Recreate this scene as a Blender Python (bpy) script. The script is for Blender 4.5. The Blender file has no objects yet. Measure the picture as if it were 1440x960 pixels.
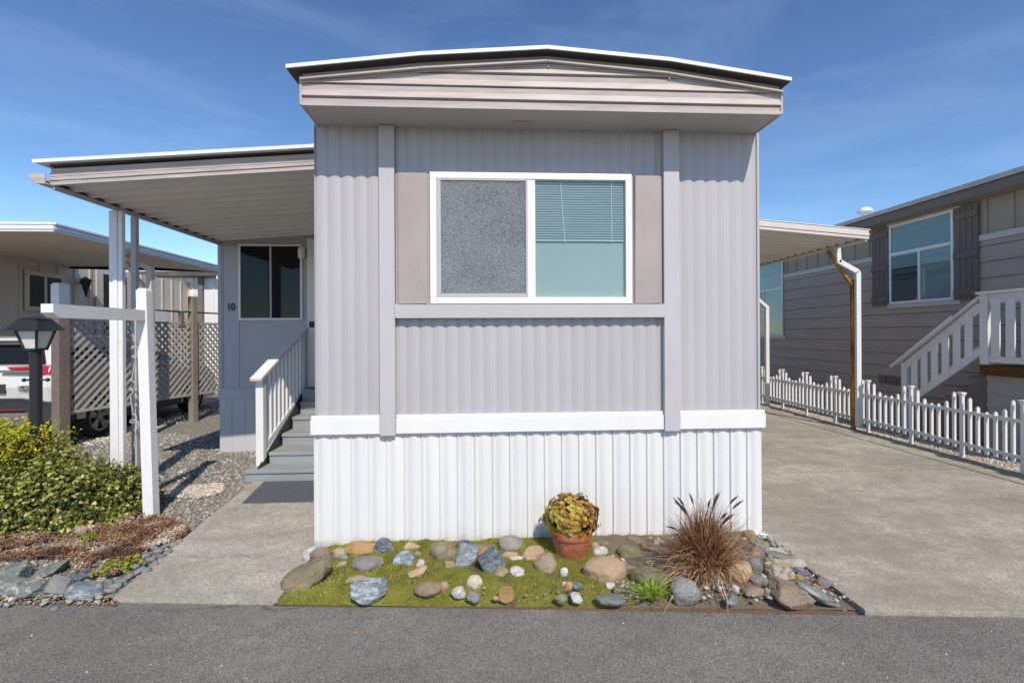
import bpy, bmesh, math, random
from mathutils import Vector, Matrix, noise as mn
random.seed(7)
R = math.radians
scene = bpy.context.scene
COL = scene.collection

# ------------------------------------------------------------------ camera
F, HV, H = 680.0, 470.0, 1.72
YAW, ROLL = R(3.1), R(0.3)
fw = Vector((math.sin(YAW), math.cos(YAW), 0)); r0 = Vector((math.cos(YAW), -math.sin(YAW), 0)); u0 = Vector((0, 0, 1))
cr = r0*math.cos(ROLL) - u0*math.sin(ROLL); cu = u0*math.cos(ROLL) + r0*math.sin(ROLL)
EYE = Vector((0, 0, H))
def ray(u, v): return fw + cr*((u-720)/F) - cu*((v-HV)/F)
def PY(u, v, Y):
    d = ray(u, v); return EYE + d*(Y/d.y)
def PX(u, v, X):
    d = ray(u, v); return EYE + d*(X/d.x)
def G(u, v, z=0.0):
    d = ray(u, v); return EYE + d*((z-H)/d.z)
cam = bpy.data.objects.new('camera', bpy.data.cameras.new('camera')); COL.objects.link(cam)
cam.matrix_world = Matrix.Translation(EYE) @ Matrix((cr, cu, -fw)).transposed().to_4x4()
cam.data.sensor_width = 36; cam.data.lens = 36*F/1440; cam.data.shift_y = -10/1440
cam.data.clip_start = .05; cam.data.clip_end = 3000
scene.camera = cam

# ------------------------------------------------------------------ materials
def s2l(c):
    return tuple((x/255/12.92 if x/255 <= .04045 else ((x/255+.055)/1.055)**2.4) for x in c)
class NT:
    def __init__(s, name):
        s.m = bpy.data.materials.new(name); s.m.use_nodes = True; s.t = s.m.node_tree; s.n = s.t.nodes; s.n.clear()
        s.out = s.n.new('ShaderNodeOutputMaterial'); s.tc = s.n.new('ShaderNodeTexCoord')
    def L(s, a, b): s.t.links.new(a, b)
    def node(s, typ, **k):
        x = s.n.new(typ)
        for a, b in k.items():
            if a in x.inputs: s.put(x.inputs[a], b)
            else: setattr(x, a, b)
        return x
    def put(s, sock, v):
        if hasattr(v, 'is_output') or isinstance(v, bpy.types.NodeSocket): s.L(v, sock)
        else: sock.default_value = v
    def noise(s, scale, detail=4, rough=.6, vec=None, stretch=None):
        n = s.n.new('ShaderNodeTexNoise'); n.inputs['Scale'].default_value = scale; n.inputs['Detail'].default_value = detail; n.inputs['Roughness'].default_value = rough
        v = vec or s.tc.outputs['Object']
        if stretch:
            mp = s.n.new('ShaderNodeMapping'); mp.inputs['Scale'].default_value = stretch; s.L(v, mp.inputs[0]); v = mp.outputs[0]
        s.L(v, n.inputs['Vector']); return n.outputs[0]
    def ramp(s, f, stops):
        r = s.n.new('ShaderNodeValToRGB'); s.L(f, r.inputs[0]); e = r.color_ramp.elements
        while len(e) < len(stops): e.new(.5)
        for k, (p, c) in enumerate(stops):
            e[k].position = p; e[k].color = (c, c, c, 1) if isinstance(c, (int, float)) else (*c[:3], 1)
        return r.outputs[0]
    def mix(s, f, a, b, mode='MIX'):
        m = s.n.new('ShaderNodeMix'); m.data_type = 'RGBA'; m.blend_type = mode
        s.put(m.inputs[0], f)
        for sock, v in ((m.inputs[6], a), (m.inputs[7], b)):
            if isinstance(v, tuple): v = (*v[:3], 1)
            s.put(sock, v)
        return m.outputs[2]
    def math(s, op, a, b=0.0, c=0.0):
        m = s.n.new('ShaderNodeMath'); m.operation = op
        s.put(m.inputs[0], a); s.put(m.inputs[1], b); s.put(m.inputs[2], c); return m.outputs[0]
    def bump(s, h, strength=.3, dist=.01, prev=None):
        b = s.n.new('ShaderNodeBump'); b.inputs['Strength'].default_value = strength; b.inputs['Distance'].default_value = dist
        s.L(h, b.inputs['Height'])
        if prev: s.L(prev, b.inputs['Normal'])
        return b.outputs[0]
    def pbr(s, col, rough=.6, normal=None, metal=0, spec=.5, **k):
        p = s.n.new('ShaderNodeBsdfPrincipled')
        if isinstance(col, tuple): col = (*col[:3], 1)
        s.put(p.inputs['Base Color'], col); s.put(p.inputs['Roughness'], rough); s.put(p.inputs['Metallic'], metal)
        p.inputs['Specular IOR Level'].default_value = spec
        for a, b in k.items(): p.inputs[a].default_value = b
        if normal: s.L(normal, p.inputs['Normal'])
        s.L(p.outputs[0], s.out.inputs[0]); return p

def paint(name, c, rough=.5, vary=.12, scale=3, streak=None, bs=.08, bscale=60, spec=.4):
    t = NT(name); d = tuple(x*(1-vary) for x in c); l = tuple(min(1, x*(1+vary*.4)) for x in c)
    n = t.noise(scale, 5, .65, stretch=streak); col = t.mix(t.ramp(n, [(.3, 0), (.7, 1)]), d, l)
    n2 = t.noise(bscale, 3); col = t.mix(t.math('MULTIPLY', n2, .18), col, d)
    t.pbr(col, t.math('MULTIPLY_ADD', n2, .15, rough-.07), t.bump(n2, bs, .004), spec=spec)
    return t.m
def wood(name, c, c2, rough=.8):
    t = NT(name); n = t.noise(14, 6, .7, stretch=(6, 6, .7)); col = t.mix(t.ramp(n, [(.3, 0), (.7, 1)]), c, c2)
    n2 = t.noise(2.5, 3); col = t.mix(t.ramp(n2, [(.45, 0), (.8, .5)]), col, c2)
    t.pbr(col, rough, t.bump(n, .5, .006), spec=.2); return t.m
M = {}
M['siding'] = paint('grey_siding', (.475, .446, .452), .48, .10, 1.2, (1, 1, .35), .05)
M['gtrim'] = paint('grey_trim', (.51, .48, .488), .5, .07, 2)
M['white'] = paint('white_vinyl', (.79, .765, .745), .4, .05, 1.5, (2, 2, .5), .03)
M['wframe'] = paint('white_frame', (.82, .80, .78), .35, .03, 4)
M['taupe'] = paint('taupe_paint', (.41, .345, .325), .55, .14, 2.2)
M['fascia'] = paint('fascia_taupe', (.54, .455, .415), .5, .25, 5, (.6, 1, 5), .1)
M['soffit'] = paint('soffit_grey', (.52, .49, .46), .6, .06, 2)
M['pans'] = paint('awning_pans', (.80, .76, .69), .5, .10, 2.5, (.5, 2, 1))
M['darkroof'] = paint('roof_coating', (.10, .09, .085), .8, .3, 4)
M['steps'] = paint('step_paint', (.31, .33, .325), .6, .16, 5, (.6, 4, 4), .2)
M['postwhite'] = paint('white_painted_wood', (.82, .80, .79), .55, .09, 16, (2, 2, .4), .35, 40)
M['postgrey'] = paint('grey_post_paint', (.54, .51, .51), .5, .08, 3)
M['black'] = paint('black_metal', (.022, .023, .026), .45, .2, 20)
M['warmceil'] = paint('warm_ceiling', (.74, .62, .47), .6, .12, 2)
M['voidglass'] = paint('dim_window', (.018, .018, .02), .35, .3, 5, None, .0, 60, .15)
M['rubber'] = paint('rubber', (.02, .02, .02), .8, .2, 20)
M['plastic'] = paint('dark_plastic', (.045, .045, .048), .6, .2, 8)
M['bumperg'] = paint('bumper_grey', (.17, .16, .16), .5, .1, 8)
M['alloy'] = NT('alloy'); M['alloy'].pbr((.35, .34, .33), .35, None, .8); M['alloy'] = M['alloy'].m
M['carwhite'] = NT('car_paint'); M['carwhite'].pbr((.68, .655, .61), .22, None, 0, .5, **{'Coat Weight': .6, 'Coat Roughness': .05}); M['carwhite'] = M['carwhite'].m
M['redlens'] = NT('red_lens'); M['redlens'].pbr((.45, .008, .012), .12, None, 0, .6, **{'Coat Weight': .5}); M['redlens'] = M['redlens'].m
M['chrome'] = NT('chrome'); M['chrome'].pbr((.6, .6, .6), .15, None, 1); M['chrome'] = M['chrome'].m
M['darkglass'] = NT('dark_glass'); M['darkglass'].pbr((.012, .013, .015), .03, None, 0, .5, **{'IOR': 1.32}); M['darkglass'] = M['darkglass'].m
M['housewarm'] = paint('cream_boards', (.66, .575, .46), .6, .1, 3)
M['frost'] = paint('frosted_glass', (.74, .71, .67), .3, .05, 8)
M['blueroof'] = paint('roof_white_metal', (.80, .80, .79), .45, .08, 3)
M['lap'] = paint('lap_grey', (.46, .365, .30), .7, .10, 2, (1, .5, 3), .2)
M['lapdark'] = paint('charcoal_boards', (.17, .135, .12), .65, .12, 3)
M['bnb'] = paint('olive_grey_panel', (.37, .31, .245), .7, .1, 3)
M['beltband'] = paint('pale_band', (.60, .54, .48), .6, .06, 3)
M['skirtpale'] = paint('pale_skirt', (.36, .34, .31), .75, .1, 3)
M['brownwood'] = wood('stained_beam', s2l((120, 78, 38)), s2l((78, 50, 28)))
M['shingle'] = paint('shingle_edge', (.50, .47, .42), .85, .3, 20, None, .4)
M['lattice'] = wood('weathered_lattice', (.55, .50, .45), (.33, .29, .25))
M['oldpost'] = wood('weathered_post', (.26, .21, .18), (.13, .105, .09))
M['oldpost2'] = wood('weathered_post_light', (.34, .29, .24), (.20, .165, .13))
M['edging'] = wood('rotted_edging', (.22, .13, .085), (.12, .075, .05))
M['terracotta'] = paint('terracotta', (.46, .125, .05), .8, .3, 7, None, .3, 50, .2)
t = NT('stained_terracotta'); n_ = t.noise(9, 6, .7); cc_ = t.mix(t.ramp(t.noise(30, 4, .7), [(.35, 0), (.65, 1)]), (.34, .10, .045), (.48, .145, .06)); cc_ = t.mix(t.ramp(n_, [(.50, 0), (.68, .6)]), cc_, (.55, .36, .27)); cc_ = t.mix(t.ramp(t.noise(4, 5, .7), [(.52, 0), (.68, .6)]), cc_, (.16, .07, .04)); t.pbr(cc_, .85, t.bump(n_, .3, .004), spec=.15); M['terracotta'] = t.m
M['cord'] = paint('cord', (.5, .46, .38), .7)
M['vinylfence'] = paint('vinyl_fence', (.76, .755, .74), .4, .06, 4)
M['mailblack'] = M['black']

# rusty post
t = NT('rusty_post'); n = t.noise(5, 6, .7, stretch=(1, 1, .3))
t.pbr(t.mix(t.ramp(n, [(.38, 0), (.55, 1)]), s2l((190, 138, 66)), s2l((110, 66, 30))), .75, t.bump(n, .4, .004)); M['rust'] = t.m
M['awpink'] = paint('pinkish_metal', (.70, .62, .58), .5, .12, 6)
# skirting perforated
t = NT('perforated_vinyl'); sep = t.node('ShaderNodeSeparateXYZ'); t.L(t.tc.outputs['Object'], sep.inputs[0])
def dots(t, a, b, pitch, r):
    ax = t.math('SUBTRACT', t.math('FRACT', t.math('DIVIDE', a, pitch)), .5); bx = t.math('SUBTRACT', t.math('FRACT', t.math('DIVIDE', b, pitch)), .5)
    return t.math('LESS_THAN', t.math('ADD', t.math('MULTIPLY', ax, ax), t.math('MULTIPLY', bx, bx)), r*r)
dd = dots(t, t.math('ADD', sep.outputs[0], sep.outputs[2]), t.math('SUBTRACT', sep.outputs[0], sep.outputs[2]), .02, .21)
t.pbr(t.mix(dd, (.74, .725, .72), (.46, .45, .45)), .45); M['perf'] = t.m
for nm_, base_ in (('skirt', (.75, .735, .73)), ('perf', None)):
    t = NT('skirting_vinyl' if base_ else 'vented_vinyl'); sep = t.node('ShaderNodeSeparateXYZ'); t.L(t.tc.outputs['Object'], sep.inputs[0])
    if base_: c0 = t.mix(t.ramp(t.noise(1.6, 5, .6, stretch=(3, 3, .4)), [(.35, 0), (.7, 1)]), (.70, .68, .665), (.765, .745, .73))
    else: c0 = t.mix(dots(t, t.math('ADD', sep.outputs[0], sep.outputs[2]), t.math('SUBTRACT', sep.outputs[0], sep.outputs[2]), .02, .21), (.74, .725, .72), (.46, .45, .45))
    dz = t.math('SUBTRACT', t.math('MULTIPLY', t.noise(14, 5, .7, stretch=(1, 1, .5)), .16), sep.outputs[2])
    c0 = t.mix(t.ramp(dz, [(.0, 0), (.06, .55)]), c0, (.36, .31, .22))
    t.pbr(c0, .42, t.bump(t.noise(3, 3), .12, .02)); M[nm_] = t.m
# asphalt
t = NT('asphalt'); fine = t.noise(120, 4, .8); vo = t.node('ShaderNodeTexVoronoi'); vo.inputs['Scale'].default_value = 110; t.L(t.tc.outputs['Object'], vo.inputs['Vector'])
big = t.noise(.9, 6, .65); mid = t.noise(7, 5, .7)
col = t.mix(t.ramp(big, [(.35, 0), (.68, 1)]), (.225, .20, .178), (.335, .30, .265))
col = t.mix(t.ramp(mid, [(.4, 0), (.75, .5)]), col, (.16, .145, .132))
col = t.mix(t.ramp(vo.outputs['Distance'], [(.0, .75), (.4, 0)]), col, (.26, .25, .24))
col = t.mix(t.ramp(fine, [(.42, .7), (.56, 0)]), col, (.04, .04, .04))
spk = t.node('ShaderNodeTexVoronoi'); spk.inputs['Scale'].default_value = 24; t.L(t.tc.outputs['Object'], spk.inputs['Vector'])
col = t.mix(t.ramp(spk.outputs['Distance'], [(.05, .8), (.10, 0)]), col, (.42, .40, .37))
cw_ = t.noise(2.0, 4, .6); wv = t.node('ShaderNodeVectorMath', operation='ADD'); t.L(t.tc.outputs['Object'], wv.inputs[0]); t.L(cw_, wv.inputs[1])
ck = t.node('ShaderNodeTexVoronoi', feature='DISTANCE_TO_EDGE'); ck.inputs['Scale'].default_value = .45; t.L(wv.outputs[0], ck.inputs['Vector'])
crk = t.math('MULTIPLY', t.ramp(ck.outputs['Distance'], [(.0, 1), (.006, 0)]), t.ramp(t.noise(.8, 2), [(.5, 0), (.6, .6)]))
col = t.mix(crk, col, (.03, .03, .03))
t.pbr(col, .9, t.bump(t.math('ADD', fine, vo.outputs['Distance']), .55, .005), spec=.25); M['asphalt'] = t.m
M['dirt'] = paint('dry_ground', (.42, .35, .27), .95, .35, .4)
# concrete
def concrete(name, a, b, stain):
    t = NT(name); fine = t.noise(85, 5, .85); big = t.noise(.8, 8, .72); mid = t.noise(7, 7, .8); sw = t.noise(1.7, 8, .7, stretch=(.7, 1.2, 1))
    col = t.mix(t.ramp(big, [(.38, 0), (.62, 1)]), a, b)
    col = t.mix(t.ramp(sw, [(.46, 0), (.66, .75)]), col, stain)
    col = t.mix(t.ramp(mid, [(.42, 0), (.72, .8)]), col, tuple(x*.62 for x in a))
    col = t.mix(t.ramp(fine, [(.36, .8), (.56, 0)]), col, tuple(x*.48 for x in a))
    col = t.mix(t.ramp(t.noise(38, 3, .9), [(.40, .55), (.55, 0)]), col, tuple(x*.55 for x in a)); sp = t.node('ShaderNodeTexVoronoi'); sp.inputs['Scale'].default_value = 42; t.L(t.tc.outputs['Object'], sp.inputs['Vector'])
    col = t.mix(t.ramp(sp.outputs['Distance'], [(.06, .6), (.2, 0)]), col, (.5, .47, .42))
    cw_ = t.noise(1.6, 5, .65); wv = t.node('ShaderNodeVectorMath', operation='ADD'); t.L(t.tc.outputs['Object'], wv.inputs[0]); t.L(cw_, wv.inputs[1])
    ck = t.node('ShaderNodeTexVoronoi', feature='DISTANCE_TO_EDGE'); ck.inputs['Scale'].default_value = .38; t.L(wv.outputs[0], ck.inputs['Vector'])
    col = t.mix(t.math('MULTIPLY', t.ramp(ck.outputs['Distance'], [(.0, 1), (.005, 0)]), t.ramp(t.noise(.7, 3), [(.54, 0), (.60, .5)])), col, (.10, .085, .07))
    ov = t.node('ShaderNodeTexVoronoi'); ov.inputs['Scale'].default_value = .9; t.L(t.tc.outputs['Object'], ov.inputs['Vector'])
    col = t.mix(t.ramp(t.math('ADD', ov.outputs['Distance'], t.math('MULTIPLY', mid, .12)), [(.10, .35), (.20, 0)]), col, (.12, .10, .085))
    t.pbr(col, .88, t.bump(t.math('ADD', fine, mid), .35, .004), spec=.25); return t.m
M['conc'] = concrete('concrete', (.46, .405, .33), (.70, .635, .54), (.32, .275, .22))
M['conc2'] = concrete('driveway_concrete', (.42, .365, .29), (.68, .605, .49), (.28, .24, .185))
M['conc3'] = concrete('left_drive_concrete', (.25, .23, .205), (.34, .31, .28), (.2, .18, .16))
# gravel ground
def gravel(name, cols, scale):
    t = NT(name); v = t.node('ShaderNodeTexVoronoi'); v.inputs['Scale'].default_value = scale; t.L(t.tc.outputs['Object'], v.inputs['Vector'])
    s_ = t.node('ShaderNodeSeparateColor'); t.L(v.outputs['Color'], s_.inputs[0])
    col = t.ramp(s_.outputs[0], cols); col = t.mix(t.ramp(v.outputs['Distance'], [(.35, 0), (.75, .75)]), col, (.06, .05, .045))
    col = t.mix(t.ramp(t.noise(1.3, 5), [(.4, 0), (.7, .45)]), col, (.24, .19, .14))
    t.pbr(col, .9, t.bump(v.outputs['Distance'], -.9, .02), spec=.2); return t.m
M['gravel'] = gravel('gravel_bed', [(0, (.16, .15, .14)), (.35, (.29, .26, .225)), (.7, (.40, .35, .29)), (1, (.46, .45, .42))], 45)
M['gravelpale'] = gravel('pale_gravel', [(0, (.45, .38, .30)), (.5, (.6, .52, .43)), (1, (.72, .65, .56))], 60)
M['rightgravel'] = gravel('strip_gravel', [(0, (.36, .32, .25)), (.5, (.55, .48, .38)), (1, (.7, .64, .54))], 55)
t = NT('soil'); a = t.noise(6, 7, .75); b = t.noise(60, 4, .7)
t.pbr(t.mix(t.ramp(b, [(.35, 0), (.65, 1)]), t.mix(a, (.05, .04, .03), (.13, .10, .075)), (.16, .13, .10)), .95, t.bump(t.math('ADD', a, b), .9, .02), spec=.1); M['soil'] = t.m
# moss sheet
t = NT('moss_bed'); a = t.noise(7, 6, .7); b = t.noise(140, 4, .75); c = t.noise(2.2, 4, .6); sep = t.node('ShaderNodeSeparateXYZ'); t.L(t.tc.outputs['Object'], sep.inputs[0])
g = t.mix(t.ramp(a, [(.3, 0), (.7, 1)]), (.20, .205, .035), (.42, .39, .08))
g = t.mix(t.ramp(b, [(.35, .6), (.6, 0)]), g, (.06, .07, .015)); g = t.mix(t.ramp(t.noise(4.5, 6, .7), [(.50, 0), (.66, .85)]), g, (.13, .10, .07))
so = t.mix(t.ramp(b, [(.35, 0), (.65, 1)]), (.14, .105, .075), (.36, .29, .215))
edge = t.math('ADD', t.math('MULTIPLY_ADD', sep.outputs[0], .40, -.20), t.math('MULTIPLY_ADD', c, 1.4, -.65))
t.pbr(t.mix(t.ramp(edge, [(.12, 0), (.3, 1)]), g, so), .95, t.bump(t.math('ADD', a, b), .9, .02), spec=.1); M['moss'] = t.m
# carpet mat
t = NT('carpet'); b = t.noise(170, 3, .8); t.pbr(t.mix(t.ramp(b, [(.4, 0), (.6, 1)]), (.065, .068, .085), (.16, .165, .19)), .95, t.bump(b, .8, .006), spec=.1); M['carpet'] = t.m
# stones
def stone_mat(name, a, b, c=None, sc=9, rough=.75):
    t = NT(name); oi = t.node('ShaderNodeObjectInfo'); vv = t.node('ShaderNodeVectorMath', operation='ADD'); t.L(t.tc.outputs['Object'], vv.inputs[0]); t.L(oi.outputs['Location'], vv.inputs[1]); V_ = vv.outputs[0]
    n = t.noise(sc, 6, .65, V_); col = t.mix(t.ramp(n, [(.34, 0), (.66, 1)]), a, b)
    n3 = t.noise(120, 3, .7, V_); col = t.mix(t.ramp(n3, [(.35, .35), (.6, 0)]), col, tuple(x*.5 for x in a))
    if c:
        n2 = t.noise(sc*1.2, 7, .75, V_, stretch=(1, 1, 2.5)); col = t.mix(t.ramp(n2, [(.50, 0), (.58, .8)]), col, c)
    col = t.mix(t.ramp(t.noise(sc*.45, 4, .7, V_), [(.45, 0), (.7, .5)]), col, tuple(x*.55 for x in b)); hs = t.node('ShaderNodeHueSaturation'); t.L(col, hs.inputs['Color']); t.L(t.math('MULTIPLY_ADD', oi.outputs['Random'], .35, .82), hs.inputs['Value'])
    n4 = t.noise(34, 7, .8, V_)
    t.pbr(hs.outputs[0], rough, t.bump(t.math('ADD', n4, n3), .8, .008), spec=.3); return t.m
ST = {
 'orange': stone_mat('stone_orange', (.36, .20, .07), (.52, .34, .16)),
 'brown': stone_mat('stone_brown', (.24, .175, .12), (.35, .27, .19)),
 'tan': stone_mat('stone_tan', (.36, .27, .17), (.52, .42, .29)),
 'salmon': stone_mat('stone_salmon', (.48, .31, .18), (.62, .44, .29)),
 'blue': stone_mat('stone_blue', (.14, .16, .175), (.29, .32, .345), (.50, .52, .53), 12),
 'dblue': stone_mat('stone_dark_blue', (.07, .085, .10), (.17, .195, .22), (.30, .33, .36), 14),
 'grey': stone_mat('stone_grey', (.20, .195, .185), (.33, .32, .30)),
 'purple': stone_mat('stone_purple', (.25, .215, .205), (.38, .335, .31)),
 'white': stone_mat('stone_white', (.58, .55, .50), (.75, .73, .69), (.42, .36, .30), 20),
 'cream': stone_mat('stone_cream', (.55, .48, .35), (.68, .62, .47)),
 'olive': stone_mat('stone_olive', (.20, .175, .10), (.33, .29, .18)),
 'green': stone_mat('stone_green', (.17, .19, .165), (.29, .31, .27), (.5, .5, .47), 8),
 'speck': stone_mat('stone_speckled', (.20, .19, .18), (.42, .41, .39), None, 70),
 'slab': stone_mat('stone_slab', (.24, .20, .13), (.42, .33, .17), (.30, .28, .25), 10),
 'rough': stone_mat('stone_rough', (.30, .24, .18), (.50, .43, .34), (.14, .09, .05), 16),
}
# foliage with a per-leaf random value
def leafmat(name, stops, rough=.5, trans=.25):
    t = NT(name); at = t.node('ShaderNodeAttribute', attribute_name='tint')
    col = t.ramp(at.outputs['Fac'], stops); p = t.pbr(col, rough, None, 0, .35)
    tr = t.node('ShaderNodeBsdfTranslucent'); t.L(col, tr.inputs[0]); mx = t.node('ShaderNodeMixShader'); mx.inputs[0].default_value = trans
    t.L(p.outputs[0], mx.inputs[1]); t.L(tr.outputs[0], mx.inputs[2]); t.L(mx.outputs[0], t.out.inputs[0]); return t.m
M['ivy'] = leafmat('ivy_leaves', [(0, (.02, .03, .006)), (.35, (.11, .125, .018)), (.7, (.36, .36, .06)), (1, (.72, .66, .28))])
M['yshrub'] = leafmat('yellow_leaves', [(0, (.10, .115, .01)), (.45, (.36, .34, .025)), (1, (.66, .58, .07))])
M['sedum'] = leafmat('red_sedum', [(0, (.10, .055, .03)), (.3, (.24, .095, .05)), (.48, (.34, .19, .11)), (.64, (.21, .20, .06)), (.8, (.46, .31, .24)), (1, (.68, .53, .47))], .5, .1)
M['sucgreen'] = leafmat('green_succulent', [(0, (.15, .18, .02)), (1, (.40, .42, .06))], .45, .15)
M['potsuc'] = leafmat('pot_succulent', [(0, (.34, .15, .04)), (.35, (.56, .29, .07)), (.65, (.56, .47, .08)), (1, (.66, .60, .17))], .45, .4)
M['drygrass'] = leafmat('dry_grass', [(0, (.055, .022, .012)), (.3, (.23, .095, .045)), (.6, (.46, .25, .12)), (1, (.86, .66, .44))], .6, .2)
M['plume'] = leafmat('grass_plume', [(0, (.06, .028, .03)), (1, (.15, .075, .065))], .7, .1)
M['greengrass'] = leafmat('green_grass', [(0, (.16, .26, .015)), (1, (.42, .55, .06))], .45, .3)
M['mossblade'] = leafmat('moss_fuzz', [(0, (.12, .135, .02)), (.5, (.30, .30, .045)), (1, (.50, .47, .11))], .7, .2)
M['pebble'] = leafmat('pebbles', [(0, (.13, .13, .12)), (.4, (.29, .27, .235)), (.75, (.42, .36, .29)), (.93, (.46, .42, .37)), (1, (.62, .58, .52))], .8, 0)
M['pebblepale'] = leafmat('pebbles_pale', [(0, (.38, .32, .25)), (.6, (.58, .50, .41)), (1, (.75, .70, .62))], .8, 0)
M['litter'] = leafmat('leaf_litter', [(0, (.10, .055, .03)), (.5, (.24, .16, .10)), (1, (.48, .38, .27))], .8, .05)
M['fern'] = leafmat('fern_leaves', [(0, (.06, .11, .02)), (1, (.17, .26, .05))])
M['bark'] = paint('bark', (.10, .075, .055), .9, .3, 20)
# glass
def glass(name, tint, refl):
    t = NT(name); tr = t.node('ShaderNodeBsdfTransparent'); tr.inputs[0].default_value = (*tint, 1); gl = t.node('ShaderNodeBsdfGlossy'); gl.inputs['Roughness'].default_value = .015; gl.inputs[0].default_value = (.9, .95, .96, 1)
    lw = t.node('ShaderNodeLayerWeight'); lw.inputs[0].default_value = .5; f = t.math('MULTIPLY_ADD', t.math('POWER', lw.outputs['Facing'], 4.0), .8, refl); mx = t.node('ShaderNodeMixShader'); t.L(f, mx.inputs[0]); t.L(tr.outputs[0], mx.inputs[1]); t.L(gl.outputs[0], mx.inputs[2]); t.L(mx.outputs[0], t.out.inputs[0]); t.m.use_transparent_shadow = True; return t.m
M['glass'] = glass('window_glass', (.90, .94, .93), .07)
M['insect'] = NT('insect_screen'); t = M['insect']
n = t.noise(3, 3, .6); w1 = t.noise(260, 2, .5, stretch=(.16, 1, 1)); w2 = t.noise(300, 3, .6, stretch=(.35, 1, .35))
df = t.node('ShaderNodeBsdfDiffuse'); t.L(t.mix(t.ramp(t.math('MULTIPLY_ADD', t.math('ADD', w1, w2), .5, t.math('MULTIPLY', n, .18)), [(.42, 0), (.76, 1)]), (.075, .08, .09), (.40, .41, .44)), df.inputs[0])
tr = t.node('ShaderNodeBsdfTransparent'); mx = t.node('ShaderNodeMixShader'); mx.inputs[0].default_value = .72; t.L(tr.outputs[0], mx.inputs[1]); t.L(df.outputs[0], mx.inputs[2]); t.L(mx.outputs[0], t.out.inputs[0]); M['insect'] = t.m
M['curtain'] = paint('pale_teal_blind', (.30, .365, .35), .6, .06, 2)
M['slat'] = paint('blind_slat', (.55, .62, .62), .4, .03)
t = NT('lined_blind'); sep = t.node('ShaderNodeSeparateXYZ'); t.L(t.tc.outputs['Object'], sep.inputs[0])
st_ = t.math('LESS_THAN', t.math('FRACT', t.math('DIVIDE', sep.outputs[2], .052)), .28)
t.pbr(t.mix(st_, (.50, .56, .55), (.24, .29, .29)), .6); M['rblind'] = t.m
M['glassdim'] = glass('dim_window_glass', (.80, .86, .86), .03)
M['roomdark'] = paint('room_dark', (.10, .12, .12), .9, .1)
M['rblind'] = paint('closed_blind', (.50, .56, .55), .6, .4, 4, (1, .2, 30))

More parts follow.
